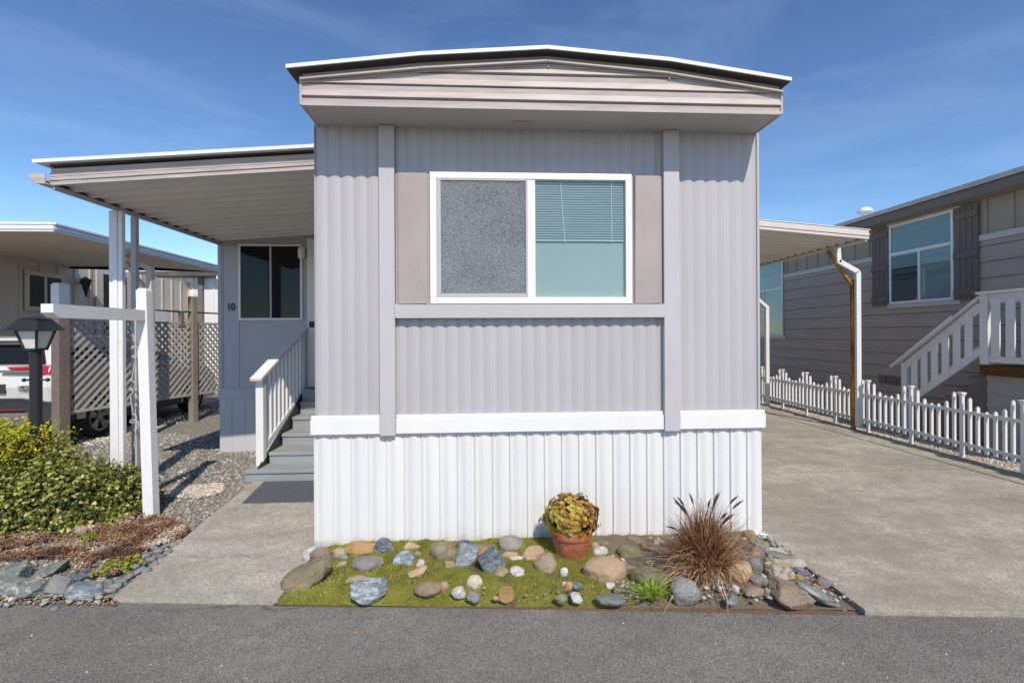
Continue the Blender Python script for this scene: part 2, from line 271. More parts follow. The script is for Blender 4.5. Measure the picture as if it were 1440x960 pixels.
# ------------------------------------------------------------------ object helpers
def tag(o, label=None, cat=None, group=None, kind=None):
    if label: o['label'] = label
    if cat: o['category'] = cat
    if group: o['group'] = group
    if kind: o['kind'] = kind
    return o
def empty(name, loc, label, cat, group=None):
    o = bpy.data.objects.new(name, None); COL.objects.link(o); o.location = loc; o.empty_display_size = .1
    return tag(o, label, cat, group)
def link(name, me, parent=None, loc=None):
    o = bpy.data.objects.new(name, me); COL.objects.link(o)
    if parent:
        o.parent = parent
        if parent.type == 'EMPTY': o.matrix_parent_inverse = Matrix.Translation(parent.location).inverted()
    if loc is not None: o.location = loc
    return o
class MB:
    def __init__(s): s.v = []; s.f = []; s.mi = []; s.cur = 0
    def add(s, vs, fs):
        b = len(s.v); s.v += [tuple(x) for x in vs]; s.f += [tuple(b+i for i in f) for f in fs]; s.mi += [s.cur]*len(fs); return s
    def box(s, x0, x1, y0, y1, z0, z1):
        if x0 > x1: x0, x1 = x1, x0
        if y0 > y1: y0, y1 = y1, y0
        if z0 > z1: z0, z1 = z1, z0
        v = [(x0,y0,z0),(x1,y0,z0),(x1,y1,z0),(x0,y1,z0),(x0,y0,z1),(x1,y0,z1),(x1,y1,z1),(x0,y1,z1)]
        return s.add(v, [(0,3,2,1),(4,5,6,7),(0,1,5,4),(1,2,6,5),(2,3,7,6),(3,0,4,7)])
    def hexa(s, a, b):   # two quads (loops) joined
        n = len(a); v = list(a)+list(b)
        return s.add(v, [tuple(range(n))[::-1], tuple(range(n, 2*n))] + [(i, (i+1) % n, n+(i+1) % n, n+i) for i in range(n)])
    def bar(s, p, q, w, h, up=Vector((0, 0, 1))):   # rectangular bar p->q, w across, h along up
        p, q = Vector(p), Vector(q); d = (q-p).normalized(); sd = d.cross(up)
        sd = sd.normalized() if sd.length > 1e-4 else Vector((1, 0, 0)); uu = sd.cross(d).normalized()
        c = [(-w/2, -h/2), (w/2, -h/2), (w/2, h/2), (-w/2, h/2)]
        return s.hexa([p+sd*a+uu*b for a, b in c], [q+sd*a+uu*b for a, b in c])
    def tube(s, pts, r, n=10, cap=True):
        pts = [Vector(p) for p in pts]; rs = r if isinstance(r, (list, tuple)) else [r]*len(pts); rings = []; base = len(s.v)
        up = Vector((0, 0, 1)); d0 = (pts[1]-pts[0]).normalized(); a = d0.cross(up if abs(d0.z) < .9 else Vector((1, 0, 0))).normalized()
        for i, p in enumerate(pts):
            d = (pts[min(i+1, len(pts)-1)]-pts[max(i-1, 0)]).normalized(); a = (a-d*a.dot(d)).normalized(); b = d.cross(a)
            for k in range(n):
                t_ = 2*math.pi*k/n; s.v.append(tuple(p+(a*math.cos(t_)+b*math.sin(t_))*rs[i]))
        m = len(pts)
        for i in range(m-1):
            for k in range(n):
                s.f.append((base+i*n+k, base+i*n+(k+1) % n, base+(i+1)*n+(k+1) % n, base+(i+1)*n+k)); s.mi.append(s.cur)
        if cap:
            s.f.append(tuple(base+k for k in range(n))[::-1]); s.f.append(tuple(base+(m-1)*n+k for k in range(n))); s.mi += [s.cur]*2
        return s
    def lathe(s, c, prof, n=24):    # prof (r,z)
        base = len(s.v); c = Vector(c)
        for r_, z in prof:
            for k in range(n):
                a = 2*math.pi*k/n; s.v.append((c.x+r_*math.cos(a), c.y+r_*math.sin(a), c.z+z))
        for i in range(len(prof)-1):
            for k in range(n): s.f.append((base+i*n+k, base+i*n+(k+1) % n, base+(i+1)*n+(k+1) % n, base+(i+1)*n+k)); s.mi.append(s.cur)
        return s
    def build(s, name, mats, parent=None, bevel=0, smooth=False, loc=None):
        me = bpy.data.meshes.new(name); me.from_pydata(s.v, [], s.f)
        for m in (mats if isinstance(mats, (list, tuple)) else [mats]): me.materials.append(m)
        if len(set(s.mi)) > 1: me.polygons.foreach_set('material_index', s.mi)
        if smooth: me.polygons.foreach_set('use_smooth', [True]*len(me.polygons))
        bm = bmesh.new(); bm.from_mesh(me)
        if bevel:
            ed = [e for e in bm.edges if len(e.link_faces) == 2 and e.calc_face_angle(0) > .5]
            bmesh.ops.bevel(bm, geom=ed, offset=bevel, segments=2 if bevel > .004 else 1, affect='EDGES', profile=.6)
        bmesh.ops.recalc_face_normals(bm, faces=bm.faces); bm.to_mesh(me); bm.free()
        return link(name, me, parent, loc)
def boxo(name, mat, parent, *a, bevel=.003): return MB().box(*a).build(name, mat, parent, bevel)
def raw(name, vs, fs, mat, tint=None, parent=None, smooth=False, kind=None):
    me = bpy.data.meshes.new(name); me.from_pydata(vs, [], fs); me.materials.append(mat)
    if tint is not None:
        at = me.attributes.new('tint', 'FLOAT', 'FACE'); at.data.foreach_set('value', tint)
    if smooth: me.polygons.foreach_set('use_smooth', [True]*len(me.polygons))
    o = link(name, me, parent)
    if kind: o['kind'] = kind
    return o
def copy_tree(o, parent=None):
    c = o.copy(); COL.objects.link(c)
    if parent: c.parent = parent
    for ch in list(o.children): copy_tree(ch, c)
    return c
def ribbed(axis, a0, a1, z0, z1, base, sgn, period, prof, n=10, name_mat=None, start=0.0, z0f=None, z1f=None):
    """vertical-ribbed sheet; axis 'x' runs along X at y=base+sgn*depth"""
    m = MB(); N = max(2, int((a1-a0)/period*n)); top = []; bot = []
    for i in range(N+1):
        a = a0+(a1-a0)*i/N; t_ = ((a-start)/period) % 1.0; d = prof(t_)
        p = (a, base+sgn*d) if axis == 'x' else (base+sgn*d, a)
        bot.append((*p, z0f(a) if z0f else z0)); top.append((*p, z1f(a) if z1f else z1))
    vs = bot+top; fs = [(i, i+1, N+2+i, N+1+i) for i in range(N)]
    m.add(vs, fs); return m
def wprof(t_):      # wall siding: wide soft rib with a tight crease
    if t_ < .035: return -.001
    x = ((t_-.035)/.965)**1.25
    return .0130*min(1, (math.sin(math.pi*x))**.8)-.0022*math.exp(-((x-.60)/.035)**2)-.0014*math.exp(-((x-.30)/.03)**2)

# ------------------------------------------------------------------ world and sun
SEL = R(45.5); SAZ = 15.2
w = bpy.data.worlds.new('World'); scene.world = w; w.use_nodes = True; nt = w.node_tree; nt.nodes.clear()
sky = nt.nodes.new('ShaderNodeTexSky'); sky.sky_type = 'NISHITA'; sky.sun_disc = False; sky.sun_elevation = SEL; sky.sun_rotation = R(180-SAZ); sky.air_density = 1.0; sky.dust_density = .1; sky.ozone_density = 3.0; sky.altitude = 100
bg = nt.nodes.new('ShaderNodeBackground'); bg.inputs[1].default_value = .15; ow = nt.nodes.new('ShaderNodeOutputWorld')
tc = nt.nodes.new('ShaderNodeTexCoord'); mp = nt.nodes.new('ShaderNodeMapping'); mp.inputs['Rotation'].default_value = (0, R(22), R(-25)); mp.inputs['Scale'].default_value = (1.0, 1.0, 4.5)
nz = nt.nodes.new('ShaderNodeTexNoise'); nz.inputs['Scale'].default_value = 2.6; nz.inputs['Detail'].default_value = 8; nz.inputs['Roughness'].default_value = .62; nz.inputs['Distortion'].default_value = .5
rp = nt.nodes.new('ShaderNodeValToRGB'); rp.color_ramp.elements[0].position = .46; rp.color_ramp.elements[0].color = (0, 0, 0, 1); rp.color_ramp.elements[1].position = .85; rp.color_ramp.elements[1].color = (.11, .11, .11, 1)
mx = nt.nodes.new('ShaderNodeMix'); mx.data_type = 'RGBA'; mx.inputs[7].default_value = (7.5, 8.0, 9.0, 1)
l = nt.links.new; l(tc.outputs['Generated'], mp.inputs[0]); l(mp.outputs[0], nz.inputs['Vector']); l(nz.outputs[0], rp.inputs[0]); l(rp.outputs[0], mx.inputs[0]); l(sky.outputs[0], mx.inputs[6]); hs = nt.nodes.new('ShaderNodeMix'); hs.data_type = 'RGBA'; hs.blend_type = 'MULTIPLY'; hs.inputs[0].default_value = 1; hs.inputs[7].default_value = (.84, .90, .93, 1); m1 = nt.nodes.new('ShaderNodeVectorMath'); m1.operation = 'SCALE'; m1.inputs[3].default_value = .13; gm = nt.nodes.new('ShaderNodeGamma'); gm.inputs[1].default_value = 1.22; m2 = nt.nodes.new('ShaderNodeVectorMath'); m2.operation = 'SCALE'; m2.inputs[3].default_value = 7.2; l(mx.outputs[2], m1.inputs[0]); l(m1.outputs[0], gm.inputs[0]); l(gm.outputs[0], m2.inputs[0]); l(m2.outputs[0], hs.inputs[6]); l(hs.outputs[2], bg.inputs[0]); l(bg.outputs[0], ow.inputs[0])
sd = bpy.data.lights.new('sun', 'SUN'); sd.energy = 3.1; sd.angle = R(.55); sd.color = (1, .93, .82)
so = bpy.data.objects.new('sun', sd); COL.objects.link(so)
tosun = Vector((math.sin(R(SAZ))*math.cos(SEL), -math.cos(R(SAZ))*math.cos(SEL), math.sin(SEL)))
so.rotation_euler = tosun.to_track_quat('Z', 'Y').to_euler(); so.location = (3, -8, 12)
scene.view_settings.view_transform = 'Standard'; scene.view_settings.look = 'None'; scene.view_settings.exposure = .43; scene.view_settings.gamma = 1

# ------------------------------------------------------------------ ground
ra, rb = G(0, 838), G(1440, 862); RS = (rb.y-ra.y)/(rb.x-ra.x)
def roadY(x): return ra.y+(x-ra.x)*RS
def sheet(name, pts, z, mat, thick=0, kind='structure', bevel=0):
    m = MB(); top = [(p[0], p[1], z) for p in pts]
    if thick: m.hexa([(p[0], p[1], z-thick) for p in pts], top)
    else: m.add(top, [tuple(range(len(top)))])
    return tag(m.build(name, mat, None, bevel), kind=kind)
sheet('ground', [(-600, -600), (600, -600), (600, 900), (-600, 900)], -.075, M['dirt'])
sheet('road', [(-60, -7), (60, -7), (60, roadY(60)), (-60, roadY(-60))], -.028, M['asphalt'])
YW = 3.96
TL, TR, BL, BR = G(441, 772), G(1074, 752), G(384, 846), G(1204, 853)
wl0, wl1, wl2 = G(152, 845), G(300, 722), G(378, 660)
# yard (gravel) between walkway and left drive
sheet('yard_gravel', [(wl0.x+.2, roadY(wl0.x)+.01), (-9.5, roadY(-9.5)+.01), (-9.5, 3.4), (-6.55, 7.0), (-6.5, 16), (-1.45, 16), (-1.45, 5.0)], -.012, M['gravel'])
sheet('side_drive', [(-9.5, 3.41), (-22, 3.41), (-22, 22), (-7.4, 22), (-6.95, 11), (-6.56, 7.0)], -.008, M['conc3'])
for_z = 0.0
wm = MB(); we = Vector((-1.30, 6.2, 0)); w3 = Vector((wl2.x, 6.2, 0)); zt0, zb0 = .004, -.07
for Q in ([Vector((wl0.x, roadY(wl0.x)+.006, 0)), Vector((BL.x+.02, roadY(BL.x)+.006, 0)), Vector((TL.x+.03, TL.y, 0)), wl1], [wl1, Vector((TL.x+.03, TL.y, 0)), we, wl2], [wl2, we, w3]):
    wm.hexa([(p.x, p.y, zb0) for p in Q], [(p.x, p.y, zt0) for p in Q])
tag(wm.build('walkway', M['conc']), kind='structure')
# driveway with tooled joints: slabs with gaps
db = [BR.x+.02, 6.56]
def dl(y):   # left border of the drive
    y0, y1 = BR.y, TR.y
    if y <= y0: return BR.x+.03
    if y >= y1: return TR.x-.01
    t_ = (y-y0)/(y1-y0); return (BR.x+.03)*(1-t_)+(TR.x+.02)*t_
dm = MB(); ys = [None, 4.95, 6.9, 9.2, 11.8, 14.6]
def slab(pts): dm.hexa([(x, y, -.07) for x, y in pts], [(x, y, .002) for x, y in pts])
sheet('joint_bed', [(2.25, 4.0), (6.55, 4.0), (6.55, 15), (2.25, 15)], -.006, M['soil'])
GAP = .017; XJ = 6.04
slab([(BR.x+.03, roadY(BR.x)+.006), (XJ-GAP, roadY(XJ)+.006), (XJ-GAP, TR.y), (TR.x-.01, TR.y)])
slab([(TR.x-.01, TR.y+.0005), (XJ-GAP, TR.y+.0005), (XJ-GAP, 5.79-GAP), (TR.x-.01, 5.79-GAP)])
slab([(XJ+GAP, roadY(6.5)+.006), (6.56, roadY(6.56)+.006), (6.56, 5.79-GAP), (XJ+GAP, 5.79-GAP)])
slab([(6.572, roadY(6.6)+.006), (12, roadY(12)+.006), (12, 4.4), (6.572, 4.4)])
yy = 5.79
while yy < 14.5:
    slab([(2.2, yy+GAP), (XJ-GAP, yy+GAP), (XJ-GAP, yy+1.65-GAP), (2.2, yy+1.65-GAP)]); slab([(XJ+GAP, yy+GAP), (6.56, yy+GAP), (6.56, yy+1.65-GAP), (XJ+GAP, yy+1.65-GAP)]); yy += 1.65
tag(dm.build('driveway', M['conc2'], None, .005), kind='structure')
sheet('fence_strip', [(6.4, 4.41), (12, 4.41), (12, 24), (2.2, 24), (2.2, 14.7), (6.4, 14.7)], -.014, M['rightgravel'])
# planting bed sheet (mounded)
def bed(s_, t_):
    p = (BL*(1-s_)+BR*s_)*(1-t_)+(TL*(1-s_)+TR*s_)*t_
    e = min(1, s_/.05, (1-s_)/.04, t_/.18+.02, 1); n = mn.noise(Vector((p.x*3, p.y*3, 0)))*.022+mn.noise(Vector((p.x*11, p.y*11, 3)))*.010
    z = -.020+e*(.055+.02*t_+n) ; return Vector((p.x, p.y, max(z, -.02)))
vs = []; NS, NTt = 260, 70
for j in range(NTt+1):
    for i in range(NS+1): vs.append(tuple(bed(i/NS, j/NTt*1.04)))
fs = [(j*(NS+1)+i, j*(NS+1)+i+1, (j+1)*(NS+1)+i+1, (j+1)*(NS+1)+i) for j in range(NTt) for i in range(NS)]
o = raw('moss_bed', vs, fs, M['moss'], smooth=True); tag(o, kind='structure')
# moss fuzz
def fuzz(n, hh, ww, dens):
    vs, fs, ti = [], [], []
    for _ in range(n):
        s_, t_ = random.random(), random.random()**.9; p = bed(s_, t_)
        dn = mn.noise(Vector((p.x*2.2, p.y*2.2, 7)))*1.1 + (.62-s_)*2.0
        if random.random() > dn: continue
        a = random.random()*6.28; h_ = hh*random.uniform(.5, 1.4); lean = Vector((random.gauss(0, .5), random.gauss(0, .5), 1))*h_
        wv_ = Vector((math.cos(a), math.sin(a), 0))*ww; b = len(vs); vs += [tuple(p-wv_), tuple(p+wv_), tuple(p+lean)]; fs.append((b, b+1, b+2))
        ti.append(min(1, max(0, .5+mn.noise(Vector((p.x*9, p.y*9, 1)))*.6+random.gauss(0, .18))))
    return vs, fs, ti
vs, fs, ti = fuzz(60000, .011, .0028, 1)
tag(raw('moss', vs, fs, M['mossblade'], ti), 'low green moss carpet between the stones of the front bed', 'moss', kind='stuff')
# timber edging
m = MB(); pa = Vector((BL.x+.18, roadY(BL.x+.18)+.015, 0)); pb = Vector((BR.x-.02, roadY(BR.x)+.015, 0)); K = 40
for k in range(K):
    pass
prev = None; rings = []
for k in range(K+1):
    p = pa.lerp(pb, k/K); zt = -.019+mn.noise(Vector((p.x*4, 0, 0)))*.008; yo = mn.noise(Vector((p.x*2.3, 5, 0)))*.008
    rings.append([(p.x, p.y-.012+yo, -.05), (p.x, p.y+.016+yo, -.05), (p.x, p.y+.016+yo, zt), (p.x, p.y-.012+yo, zt-.002)])
vs = [v for r_ in rings for v in r_]; fs = [(4*k+i, 4*k+(i+1) % 4, 4*k+4+(i+1) % 4, 4*k+4+i) for k in range(K) for i in range(4)]
fs += [(0, 1, 2, 3), (4*K+3, 4*K+2, 4*K+1, 4*K)]
m.add(vs, fs); tag(m.build('garden_edging', M['edging']), 'thin brown rotted timber edging board between the moss bed and the road', 'edging')

# ------------------------------------------------------------------ pebbles (stuff)
ICO = None
def ico():
    global ICO
    if ICO is None:
        bm = bmesh.new(); bmesh.ops.create_icosphere(bm, subdivisions=1, radius=1); ICO = ([v.co.copy() for v in bm.verts], [tuple(v.index for v in f.verts) for f in bm.faces]); bm.free()
    return ICO
def in_poly(x, y, P):
    c = False; n = len(P)
    for i in range(n):
        x1, y1 = P[i][:2]; x2, y2 = P[i-1][:2]
        if (y1 > y) != (y2 > y) and x < (x2-x1)*(y-y1)/(y2-y1)+x1: c = not c
    return c
def pebbles(name, poly, n, smin, smax, mat, z, label, cat, flat=.5, bias=None, kind='stuff'):
    iv, jf = ico(); vs, fs, ti = [], [], []; xs = [p[0] for p in poly]; ysx = [p[1] for p in poly]; c = 0; tries = 0
    while c < n and tries < n*20:
        tries += 1; x = random.uniform(min(xs), max(xs)); y = random.uniform(min(ysx), max(ysx))
        if not in_poly(x, y, poly): continue
        if bias and random.random() > bias(x, y): continue
        c += 1; s_ = smin+(smax-smin)*random.random()**2.2; a = random.random()*6.28; ca, sa = math.cos(a), math.sin(a); el = random.uniform(.6, 1); fl = flat*random.uniform(.7, 1.3); tl = random.gauss(0, .25)
        b = len(vs); z0_ = z(x, y) if callable(z) else z; jit = [random.uniform(.82, 1.15) for _ in iv]
        for q, jt in zip(iv, jit):
            X, Y_, Z_ = q.x*s_*jt, q.y*s_*el*jt, q.z*s_*fl*jt; Z_ += X*tl
            vs.append((x+X*ca-Y_*sa, y+X*sa+Y_*ca, z0_+Z_+s_*fl*.4))
        fs += [tuple(b+i for i in f) for f in jf]; tv = random.random(); ti += [tv]*len(jf)
    return tag(raw(name, vs, fs, mat, ti, smooth=True), label, cat, kind=kind)
edgeP = [(wl0.x-.02, roadY(wl0.x)), wl1.to_tuple()[:2], wl2.to_tuple()[:2]]
near = [(wl0.x-.05, wl0.y), (wl0.x-2.4, wl0.y), (-6.3, 6.0), (-6.4, 9.2), (-1.6, 7.4), (-2.9, 6.2), (wl2.x-.02, wl2.y), (wl1.x-.02, wl1.y)]
pebbles('gravel', near, 15000, .009, .030, M['pebble'], -.012, 'loose grey and tan gravel over the yard left of the walkway', 'gravel')
pp = [G(u, v).to_tuple()[:2] for u, v in ((236, 698), (246, 683), (316, 679), (313, 692), (280, 700))]
pebbles('pale_gravel', pp, 1500, .008, .018, M['pebblepale'], .0, 'patch of pale pinkish crushed gravel in the darker yard gravel', 'gravel')
lip = [(-6.75, 7.4), (-6.3, 7.4), (-6.1, 10.5), (-6.4, 15), (-7.2, 15)]
pebbles('white_gravel', lip, 1500, .015, .04, M['pebblepale'], -.01, 'strip of pale chippings beside the left drive under the lattice fence', 'gravel')
pebbles('strip_pebbles', [(6.56, 4.6), (7.0, 4.6), (7.0, 13), (6.56, 13)], 3500, .008, .022, M['pebblepale'], -.012, 'pale pebbles in the strip under the white picket fence', 'gravel')
def bz(x, y): return .035
pebbles('bed_chippings', [BL.lerp(BR, .6).to_tuple()[:2], BR.to_tuple()[:2], TR.to_tuple()[:2], TL.lerp(TR, .6).to_tuple()[:2]], 1000, .007, .026, M['pebble'], bz, 'small grey chippings in the bare soil at the right end of the bed', 'gravel')
pebbles('bed_litter', [BL.lerp(BR, .35).to_tuple()[:2], BR.to_tuple()[:2], TR.to_tuple()[:2], TL.lerp(TR, .45).to_tuple()[:2]], 900, .005, .016, M['litter'], bz, 'dry brown leaf crumbs scattered among the bed stones', 'leaf litter', .25)
pebbles('kerb_litter', [(-3.9, roadY(-3.9)-.05), (wl0.x+.1, roadY(wl0.x)-.06), (wl0.x-.05, roadY(wl0.x)+.09), (-3.9, roadY(-3.9)+.10)], 500, .006, .02, M['litter'], -.022, 'dry leaf crumbs and grit along the road edge below the left rocks', 'leaf litter', .3)
pebbles('road_grit', [(-3.5, 1.6), (3.6, 1.6), (4.2, 3.2), (-3.4, 3.0)], 260, .0025, .007, M['pebblepale'], -.028, 'tiny pale grit specks scattered on the asphalt', 'grit', .5)

# ------------------------------------------------------------------ stones
def stone(name, u0, v0, u1, v1, kind, ang, tilt, label, zb=.03, cat='stone', group='stones of the front bed'):
    uc, vc = (u0+u1)/2, (v0+v1)/2; c = G(uc, vc, zb+.02); dp = (c-EYE).dot(fw); k = dp/F
    W_, H_ = (u1-u0)/2*1.08, (v1-v0)/2*1.06; c2 = math.cos(2*tilt); sm = W_*W_+H_*H_; df_ = (W_*W_-H_*H_)/c2 if abs(c2) > .15 else 0
    df_ = max(-.82*sm, min(.82*sm, df_)); ai, bi = math.sqrt((sm+df_)/2), math.sqrt((sm-df_)/2)
    if abs(tilt) < .2: ai, bi = W_, H_
    a = ai*k; hv = bi*k; phi = math.atan2(H-c.z, dp); b = min(a, .5*(a+hv))*.85
    tt = hv**2-(b*math.sin(phi))**2
    cz = math.sqrt(tt)/math.cos(phi) if tt > 0 else 0
    cz = max(cz, .5*min(a, hv*1.6)); b = min(b, math.sqrt(max((hv**2-(cz*math.cos(phi))**2), (.55*hv)**2))/math.sin(phi)) if tt < 0 else b
    c = G(uc, vc, zb+cz*.36)
    bm = bmesh.new(); bmesh.ops.create_icosphere(bm, subdivisions=5 if a > .05 else 4, radius=1)
    sd_ = Vector((random.uniform(0, 99), random.uniform(0, 99), random.uniform(0, 99)))
    if ang:
        pl = []; sh_ = random.uniform(-.35, .35)
        for n_ in ((1, 0, sh_), (-1, 0, -sh_*.6), (0, 1, 0), (0, -1, .3), (.15, 0, 1), (0, 0, -1)):
            pl.append((Vector((n_[0]+random.gauss(0, .14), n_[1]+random.gauss(0, .14), n_[2]+random.gauss(0, .14))).normalized(), random.uniform(.74, .86)))
        for _ in range(9):
            n_ = Vector((random.gauss(0, 1), random.gauss(0, 1), random.gauss(0, 1))).normalized(); pl.append((n_, random.uniform(.84, 1.0)))
    for v in bm.verts:
        p = v.co.normalized()
        if ang:
            rr = 1.25
            for n_, d_ in pl:
                dt = p.dot(n_)
                if dt > .05: rr = min(rr, d_/dt)
            q_ = p*rr; rg_ = 1-abs(mn.noise(q_*2.2+sd_))*2; rr += -.05*max(0, rg_-.6)*2.5+mn.noise(p*6+sd_)*.035+mn.noise(p*16+sd_)*.018; v.co = p*rr
        else:
            e = 1+mn.noise(p*1.1+sd_)*.24+mn.noise(p*2.6+sd_)*.08+mn.noise(p*9+sd_)*.012; q_ = p*e; v.co = Vector((q_.x, q_.y, q_.z if q_.z < .6 else .6+(q_.z-.6)*.6))
    R_ = Matrix.Rotation(tilt, 3, 'Y')
    for v in bm.verts: v.co = R_ @ Vector((v.co.x*a, v.co.y*b, v.co.z*cz))
    for f in bm.faces: f.smooth = True
    me = bpy.data.meshes.new(name); bm.to_mesh(me); bm.free(); me.materials.append(ST[kind])
    o = link(name, me, None, c); return tag(o, label, cat, group)
S = [
(399,784,466,834,'slab',1,-.55,'large slanted tan and yellow slab, leftmost stone beside the walkway'),
(437,770,465,790,'brown',0,0,'brown rounded stone just above the large slanted slab'),
(426,768,447,787,'white',1,-.5,'white-veined stone wedged against the walkway behind the slanted slab'),
(468,770,487,788,'tan',0,0,'small tan stone left of the long orange stone'),
(487,761,533,784,'orange',0,.12,'long bright orange stone against the skirting'),
(528,760,555,786,'dblue',1,.7,'dark blue-grey stone leaning on the right end of the long orange stone'),
(497,781,538,806,'purple',0,0,'grey half-buried flat-topped stone below the long orange stone'),
(475,780,492,790,'blue',1,0,'little blue chip left of the half-buried grey stone'),
(473,789,487,800,'tan',0,-.4,'little tan chip below the blue chip'),
(553,777,584,797,'blue',1,-.1,'blue and white flattish stone alone in the moss, right of the half-buried grey one'),
(570,763,591,777,'salmon',1,.2,'pinkish stone against the skirting between the blue stones'),
(582,775,592,786,'purple',0,0,'tiny pinkish grey pebble right of the blue and white stone'),
(586,786,597,799,'white',1,0,'tiny bright white pebble above the flat salmon stone'),
(567,797,600,816,'salmon',0,-.45,'flat salmon stone pointing up to the right in the moss'),
(486,809,516,821,'tan',0,-.1,'narrow tan and white stone resting behind the big blue block'),
(491,815,547,843,'blue',1,0,'big blue-grey block at the front edge of the moss'),
(585,818,620,838,'brown',0,-.05,'brown oval cobble near the road, right of the big blue block'),
(618,817,631,832,'salmon',0,0,'small orange pebble touching the brown oval cobble'),
(606,760,640,793,'brown',0,-.1,'large smooth brown cobble against the skirting, left of the angular blue rocks'),
(624,788,641,801,'tan',1,0,'small tan stone at the foot of the large smooth brown cobble'),
(638,764,669,804,'blue',1,.5,'upright pale blue angular rock, left one of the blue pair'),
(640,760,662,773,'dblue',1,0,'grey-blue stone peeking out behind the upright pale blue rock'),
(667,770,691,795,'orange',0,-.2,'orange-brown stone between the two blue angular rocks'),
(664,764,701,777,'olive',0,.1,'long brown stone lying along the skirting behind the blue pair'),
(673,773,707,812,'dblue',1,-.6,'dark blue angular rock, right one of the blue pair'),
(701,752,734,780,'purple',0,.1,'large purplish grey cobble standing tallest against the skirting'),
(707,775,728,787,'tan',0,0,'tan stone at the foot of the purplish grey cobble'),
(734,768,767,794,'salmon',1,-.5,'pinkish slab leaning left of the yellowish cobble'),
(751,779,782,809,'tan',0,-.5,'yellowish round cobble left of the flower pot'),
(718,796,738,813,'white',0,.2,'white stone below the pinkish slab'),
(715,781,735,790,'cream',0,0,'flat cream stone left of the pinkish slab'),
(657,808,678,830,'cream',0,.3,'cream and yellow rounded stone in the moss below the blue pair'),
(635,824,654,841,'white',0,0,'round white stone close to the road right of the brown oval cobble'),
(657,831,675,846,'purple',0,.3,'grey-tan stone touching the edging right of the round white stone'),
(700,825,723,844,'orange',1,0,'orange triangular stone near the edging in the middle of the bed'),
(693,837,702,844,'salmon',0,0,'tiny orange pebble left of the orange triangular stone'),
(694,798,715,814,'salmon',1,-.5,'narrow pinkish stone slanting down from the dark blue rock'),
(788,797,798,814,'white',0,.2,'small upright white pebble in front of the flower pot'),
(790,817,797,826,'cream',0,0,'tiny cream pebble left of the ochre and blue pebbles'),
(795,818,805,831,'orange',0,.3,'ochre pebble between a cream and a blue one'),
(804,818,817,831,'dblue',0,0,'smooth blue pebble in the soil below the flower pot'),
(781,835,798,848,'olive',0,0,'greenish flat stone sunk in the soil at the edging'),
(802,834,819,848,'white',1,0,'rough whitish stone at the edging below the blue pebble'),
(826,782,876,823,'salmon',0,.12,'big orange-tan boulder right of the flower pot'),
(831,761,842,778,'tan',0,0,'tan stone hidden beside the rim of the flower pot'),
(844,760,858,771,'grey',0,0,'small grey stone against the skirting right of the pot'),
(834,768,855,782,'white',0,0,'white-topped grey stone between the pot and the olive stone'),
(870,766,901,790,'olive',0,.25,'olive pointed oval stone in the moss hump'),
(882,753,912,768,'brown',0,.3,'long brown stone on top of the moss hump by the skirting'),
(890,797,943,831,'olive',0,.1,'large dark olive cobble behind the green grass tuft'),
(922,789,939,802,'blue',0,.2,'small blue-grey stone above the dark olive cobble'),
(907,787,922,799,'tan',0,0,'yellowish stone left of the small blue-grey one'),
(940,794,961,815,'cream',0,0,'pale stone at the left foot of the dry grass clump'),
(945,812,982,849,'speck',0,0,'speckled grey round boulder in front of the dry grass clump'),
(869,789,883,800,'grey',0,0,'small grey stone at the upper right of the orange-tan boulder'),
(879,793,891,803,'grey',0,.3,'smaller pale grey stone wedged left of the dark olive cobble'),
(839,835,880,849,'grey',0,.05,'flat light grey stone along the edging below the orange-tan boulder'),
(861,824,874,837,'brown',1,0,'small brown broken stone above the flat light grey one'),
(851,819,867,829,'white',1,.2,'white flaky chip under the orange-tan boulder'),
(1020,786,1055,824,'salmon',0,-.2,'big salmon round boulder at the right foot of the dry grass'),
(1043,781,1075,810,'grey',0,.6,'grey oval cobble leaning behind the salmon boulder'),
(1054,808,1078,826,'grey',0,.1,'grey cobble at the lower right of the salmon boulder'),
(1047,824,1074,839,'brown',0,0,'flat brown stone in front of the grey cobbles'),
(1051,757,1078,789,'rough',1,.4,'rough pale broken rock under the corner of the skirting'),
(1021,835,1036,852,'green',1,.4,'small green-grey stone at the edging right of the dry grass'),
(1076,826,1094,842,'tan',0,0,'small tan stone left of the large brown slab'),
(1076,792,1118,819,'rough',1,.3,'craggy brown rock with dark hollows in the right pile'),
(1080,783,1105,801,'tan',1,.4,'tan broken stone on top of the craggy brown rock'),
(1080,774,1114,789,'grey',0,.25,'grey flat stone, upper one of the right pile'),
(1076,770,1107,780,'cream',1,.1,'thin pale slab topmost in the right pile beside the drive'),
(1102,785,1131,801,'cream',0,0,'smooth cream oval stone beside the drive'),
(1118,798,1140,813,'dblue',0,.35,'dark blue flat stone below the cream oval stone'),
(1119,808,1131,819,'orange',1,0,'little orange brick-like chip below the dark blue flat stone'),
(1083,816,1139,852,'brown',1,.25,'large flat brown slab at the lower right of the bed'),
(1121,820,1177,850,'green',0,.45,'long grey-green stone slanting down beside the brown slab'),
(1148,812,1167,826,'purple',0,.1,'grey round stone on the edge of the drive'),
(1102,840,1117,851,'white',0,0,'small whitish stone at the edging in front of the brown slab'),
]
for s_ in S: stone('stone', *s_[:5], s_[5], s_[6], s_[7])
small = [o for o in COL.objects if o.name.startswith('stone') and o.dimensions.x < .16][:22]
